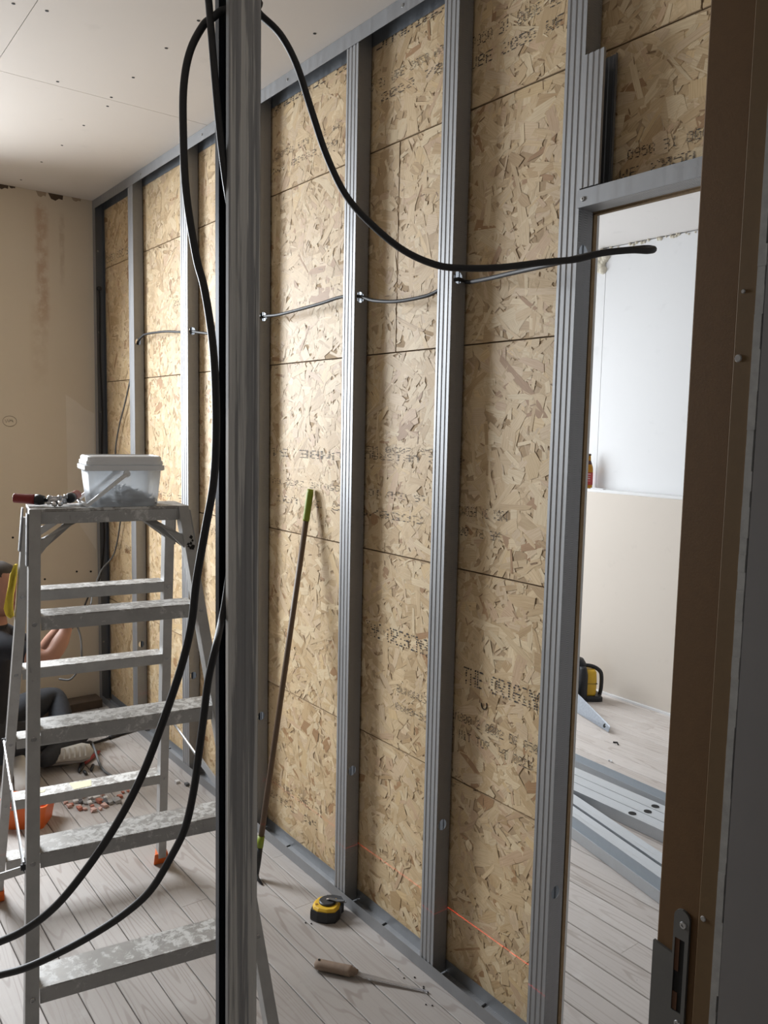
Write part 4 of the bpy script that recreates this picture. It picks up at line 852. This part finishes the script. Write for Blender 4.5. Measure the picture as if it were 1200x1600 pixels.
# bottle on the ledge
gm = Mat('amber_glass', .08); gm.color((.30,.135,.012)); gm.b.inputs['Transmission Weight'].default_value = .75; gm.b.inputs['IOR'].default_value = 1.3
BX, BY, BZ = -3.372, 2.70, 1.2835
bt = empty('bottle', (BX, BY, BZ), 'amber glass bottle with a red label standing on the white ledge', 'bottle')
T_ = Matrix.Translation((BX, BY, BZ))
B().lathe([(.024,.0),(.029,.004),(.030,.02),(.030,.118),(.028,.135),(.021,.155),(.0145,.175),(.0125,.205),(.013,.213)], 24, T_).build('glass_body', gm.m, bt, True)
B().lathe([(.0305,.022),(.0308,.024),(.0308,.098),(.0305,.100)], 24, T_).build('label', plain('red_label', (.40,.035,.03), .5, 0, .2, 40), bt, True, label='red paper label')
lb = B(); av = math.atan2(-1.52-BY, 0-BX)
for a0, a1, z0, z1 in ((-.45,.55,.088,.094),(-.3,.5,.074,.078),(-.4,.45,.060,.066),(-.2,.5,.046,.049),(-.5,-.1,.030,.060)):
    for i in range(6):
        t0, t1 = av+a0+(a1-a0)*i/6, av+a0+(a1-a0)*(i+.75)/6; r = .0311
        lb.add([(BX+r*math.cos(t), BY+r*math.sin(t), BZ+z) for t, z in ((t0,z0),(t1,z0),(t1,z1),(t0,z1))], [(0,1,2,3)])
lb.build('label_print', plain('label_print', (.72,.60,.56), .6), bt)
B().lathe([(.0215,.1545),(.0150,.1745),(.0148,.172),(.0213,.152)], 20, T_).build('neck_label', plain('neck_label', (.06,.015,.012), .5), bt, True)
B().lathe([(.0142,.2085),(.0146,.21),(.0146,.218),(.012,.2205)], 18, T_).build('cap', plain('brown_cap', (.07,.04,.02), .4, .3), bt, True)
o = B().box((-3.325, 2.672, 1.2835), (-3.23, 2.70, 1.2885)).build('batten_offcut', WHITE); tag(o, 'small white offcut lying on the ledge beside the amber bottle', 'offcut')
for x, y, r, lb_ in ((-2.55,2.0,.018,'small dark curled scrap on the floor boards before the handsaw'),(-2.42,1.78,.012,'small white plaster crumb on the floor behind the steel profiles')):
    o = B().tube([(x-r, y, .004), (x, y+r*.6, .006), (x+r, y-r*.3, .004)], .004, 6).build('floor_scrap', DARK if 'dark' in lb_ else WHITE); tag(o, lb_, 'scrap')

# ------------------------------------------------------------------ the worker sitting by the back wall
def skinned(name, J, E, mats, pick, parent, sub=2):
    me = bpy.data.meshes.new(name); ks = list(J); org = ORG[parent.name]
    me.from_pydata([Vector(J[k][0])-org for k in ks], [(ks.index(a), ks.index(b_)) for a, b_ in E], []); me.update()
    o = bpy.data.objects.new(name, me); COL.objects.link(o)
    sk = o.modifiers.new('skin', 'SKIN'); sk.use_smooth_shade = True
    for i, k in enumerate(ks):
        r = J[k][1]; me.skin_vertices[0].data[i].radius = r if isinstance(r, tuple) else (r, r)
        me.skin_vertices[0].data[i].use_root = (i == 0)
    sb = o.modifiers.new('smooth', 'SUBSURF'); sb.levels = sub; sb.render_levels = sub
    bpy.context.view_layer.update()
    ev = o.evaluated_get(bpy.context.evaluated_depsgraph_get()); m2_ = bpy.data.meshes.new_from_object(ev)
    bpy.data.objects.remove(o); m2_.name = name; m2_.materials.clear()
    for m_ in mats: m2_.materials.append(m_)
    for p in m2_.polygons: p.material_index = pick(p.center+org); p.use_smooth = True
    o = bpy.data.objects.new(name, m2_); COL.objects.link(o); o.parent = parent; ORG[o.name] = org; return o
pr_ = empty('person', (-4.02, -.76, 0), 'person in dark clothes sitting on the floor behind the ladder, working on cables', 'person')
J = dict(pel=((-4.017,-.77,.17),(.125,.14)), belly=((-3.995,-.765,.34),(.105,.125)), chest=((-3.975,-.745,.53),(.115,.155)), nb=((-3.978,-.728,.685),(.06,.075)), nk=((-3.972,-.722,.77),.05),hb=((-3.965,-.712,.84),.052),
 rsh=((-3.838,-.742,.655),.062), rel=((-3.676,-.560,.585),.043), rmid=((-3.705,-.512,.64),.044), rwr=((-3.733,-.471,.698),.028), rpalm=((-3.742,-.455,.745),(.036,.02)),
 lsh=((-4.100,-.655,.640),.062), lel=((-4.015,-.504,.526),.042), lmid=((-3.96,-.475,.60),.040), lwr=((-3.896,-.44,.68),.027), lpalm=((-3.868,-.428,.722),(.034,.02)),
 rhip=((-3.90,-.745,.15),.105), rth=((-4.00,-.48,.135),.088), rkn=((-4.10,-.235,.105),.066), rcal=((-3.96,-.41,.085),.058), ran=((-3.83,-.57,.062),.042),
 lhip=((-4.12,-.72,.15),.105), lth=((-4.18,-.55,.22),.085), lkn=((-4.23,-.385,.235),.066), lcal=((-4.11,-.395,.15),.056), lan=((-3.98,-.42,.075),.042))
E_ = [('pel','belly'),('belly','chest'),('chest','nb'),('nb','nk'),('nk','hb'),('chest','rsh'),('rsh','rel'),('rel','rmid'),('rmid','rwr'),('rwr','rpalm'),('chest','lsh'),('lsh','lel'),('lel','lmid'),('lmid','lwr'),('lwr','lpalm'),
 ('pel','rhip'),('rhip','rth'),('rth','rkn'),('rkn','rcal'),('rcal','ran'),('pel','lhip'),('lhip','lth'),('lth','lkn'),('lkn','lcal'),('lcal','lan')]
GRP = dict(skin='nk hb rel rmid rwr rpalm lel lmid lwr lpalm'.split(), shirt='belly chest nb rsh lsh'.split(), jeans='pel rhip rth rkn rcal ran lhip lth lkn lcal lan'.split())
segs = []
for a, b_ in E_:
    for t in (0,.25,.5,.75,1):
        g = next(k for k in GRP if (a if t < (.62 if a in ('rsh','lsh') else .5) else b_) in GRP[k]); segs.append((Vector(J[a][0]).lerp(Vector(J[b_][0]), t), ('skin','shirt','jeans').index(g)))
body = skinned('body', J, E_, [SKIN, SHIRT, JEANS], lambda p: min(segs, key=lambda s_: (s_[0]-p).length_squared)[1], pr_)
# fingers curled round the cable
for pk2, wr_, sd2 in (('rpalm','rwr',1), ('lpalm','lwr',-1)):
    c0 = Vector(J[pk2][0]); dr = (c0-Vector(J[wr_][0])).normalized(); ac = dr.cross(Vector((.6,.8,0))).normalized(); cu = ac.cross(dr).normalized()
    for i in range(4):
        a = c0+dr*.012+ac*(.026-.0165*i); l_ = (.9, 1.0, .95, .78)[i]
        B().tube(spline([a-dr*.02, a+dr*.02*l_, a+dr*.042*l_+cu*.014, a+dr*.045*l_+cu*.034*l_, a+dr*.028*l_+cu*.045*l_], 3), [.0088]*10+[.0084,.008,.006], 8).build('finger', SKIN, pr_, True)
    a = c0-dr*.02-ac*.03; B().tube(spline([a+ac*.01, a+dr*.012-ac*.006+cu*.014, a+dr*.03+cu*.03, a+dr*.042+cu*.036], 3), [.0105]*7+[.0095,.009,.007], 8).build('thumb', SKIN, pr_, True)
# head: rings from chin to crown with a face profile
HC = Vector((-3.962, -.712, .88)); FD = Vector((.60, .80, -.10)).normalized(); RD = Vector((.8, -.6, 0)).normalized(); UD = RD.cross(FD).normalized()
UD = UD if UD.z > 0 else -UD
tab = [(-.125,.058,-.035,.022),(-.118,.078,-.05,.034),(-.10,.088,-.062,.046),(-.075,.090,-.070,.055),(-.05,.092,-.080,.062),(-.025,.092,-.090,.068),(0,.090,-.098,.072),(.025,.096,-.102,.075),(.05,.094,-.102,.076),(.075,.082,-.096,.072),(.098,.058,-.078,.058),(.112,.026,-.048,.036),(.117,.0,-.02,.012)]
hv = []; n_ = 28
for h, fd, bd, wd_ in tab:
    for j in range(n_):
        t = 2*math.pi*j/n_; cz = math.cos(t); s_ = math.sin(t); y = (fd if cz > 0 else -bd)*(abs(cz)**.85)*(1 if cz > 0 else -1)
        if abs(s_) < .25 and cz > 0:
            k = 1-abs(s_)/.25; y += k*.022*math.exp(-((h+.028)/.014)**2)+k*.012*math.exp(-((h+.008)/.018)**2)+k*.006*math.exp(-((h+.066)/.010)**2)
        if .25 < abs(s_) < .7 and cz > 0: y -= .007*math.exp(-((h-.006)/.014)**2)
        hv.append(HC+UD*h+FD*(y+0)+RD*(wd_*s_*(abs(s_)**-.1 if s_ else 1)))
b = B(); b.add(hv, [(i*n_+j, i*n_+(j+1)%n_, (i+1)*n_+(j+1)%n_, (i+1)*n_+j) for i in range(len(tab)-1) for j in range(n_)]+[tuple(range(n_-1,-1,-1)), tuple(range((len(tab)-1)*n_, len(tab)*n_))])
hd2 = b.build('head', SKIN, pr_, True)
hr = B(); hv = []
for h, fd, bd, wd_ in tab[3:]:
    for j in range(n_):
        t = 2*math.pi*j/n_; cz = math.cos(t); s_ = math.sin(t)
        lim = -.35 if h < .0 else (-.1 if h < .04 else (.3 if h < .06 else .62))
        g = 1.06 if cz < lim or h > .095 else .93
        y = (fd if cz > 0 else -bd)*(abs(cz)**.85)*(1 if cz > 0 else -1)
        hv.append(HC+UD*(h+(.006 if h > .05 else 0))+FD*(y*g)+RD*(wd_*g*s_*(abs(s_)**-.1 if s_ else 1)))
kk = len(tab)-3; hr.add(hv, [(i*n_+j, i*n_+(j+1)%n_, (i+1)*n_+(j+1)%n_, (i+1)*n_+j) for i in range(kk-1) for j in range(n_)]+[tuple(range((kk-1)*n_, kk*n_))]); hr.build('hair', HAIR, pr_, True)
for s_ in (-1, 1):
    B().lathe([(.004,-.010),(.010,-.005),(.0115,0),(.010,.005),(.004,.010)], 12, Matrix.Translation(HC+UD*.006+FD*.074+RD*(.031*s_))).build('eye', plain('eye_white', (.45,.40,.36), .3), pr_, True)
    B().tube([HC+UD*.022+FD*.090+RD*(.012*s_), HC+UD*.028+FD*.088+RD*(.030*s_), HC+UD*.022+FD*.074+RD*(.050*s_)], [.003,.0042,.002], 6).build('eyebrow', HAIR, pr_, True)
    B().tube(spline([HC+UD*.03+FD*-.008+RD*(.072*s_), HC+UD*.036+FD*-.024+RD*(.080*s_), HC+UD*.010+FD*-.026+RD*(.082*s_), HC-UD*.028+FD*-.008+RD*(.072*s_)], 4), .008, 8).build('ear', SKIN, pr_, True)
B().tube([HC-UD*.064+FD*.088+RD*-.022, HC-UD*.063+FD*.099, HC-UD*.064+FD*.088+RD*.022], [.002,.0045,.002], 6).build('lips', plain('lips', (.34,.15,.12), .5), pr_, True)
# shoes
def shoe(c, dr, upv, up_mat, name='shoe'):
    m = frame_m(c, dr, Vector(upv).cross(Vector(dr)))
    sole = [(-.125,-.028),(-.10,-.036),(-.04,-.030),(.03,-.038),(.085,-.044),(.12,-.032),(.137,0),(.12,.030),(.08,.040),(.02,.032),(-.05,.028),(-.10,.034),(-.128,.020),(-.134,0)]
    b = B(); loft(b, [([(x*.98, y*.95) for x, y in sole], -.034), (sole, -.026), ([(x*.99, y) for x, y in sole], -.010)], m); s_ = b.build('shoe_sole', SOLE, pr_, True)
    rb = B()
    for i in range(9): x = -.09+i*.024; rb.box((x-.004, -.026, -.0375), (x+.004, .026, -.0335), m)
    rb.build('sole_rib', SOLE, s_)
    b = B(); loft(b, [([(x*.96, y*.97) for x, y in sole], -.011), ([(x*.95-.002, y*.97) for x, y in sole], .012), ([(x*.80-.02, y*.85) for x, y in sole], .032), ([(x*.42-.062, y*.75) for x, y in sole], .052)], m); b.build('shoe_upper', up_mat, pr_, True)
shoe(Vector((-3.865,-.452,.055)), Vector((.42,.90,.12)), Vector((-.72,.30,-.62)), SHOE)
shoe(Vector((-3.745,-.665,.046)), Vector((.86,-.10,-.10)), Vector((.05,-.15,.98)), SHOE)
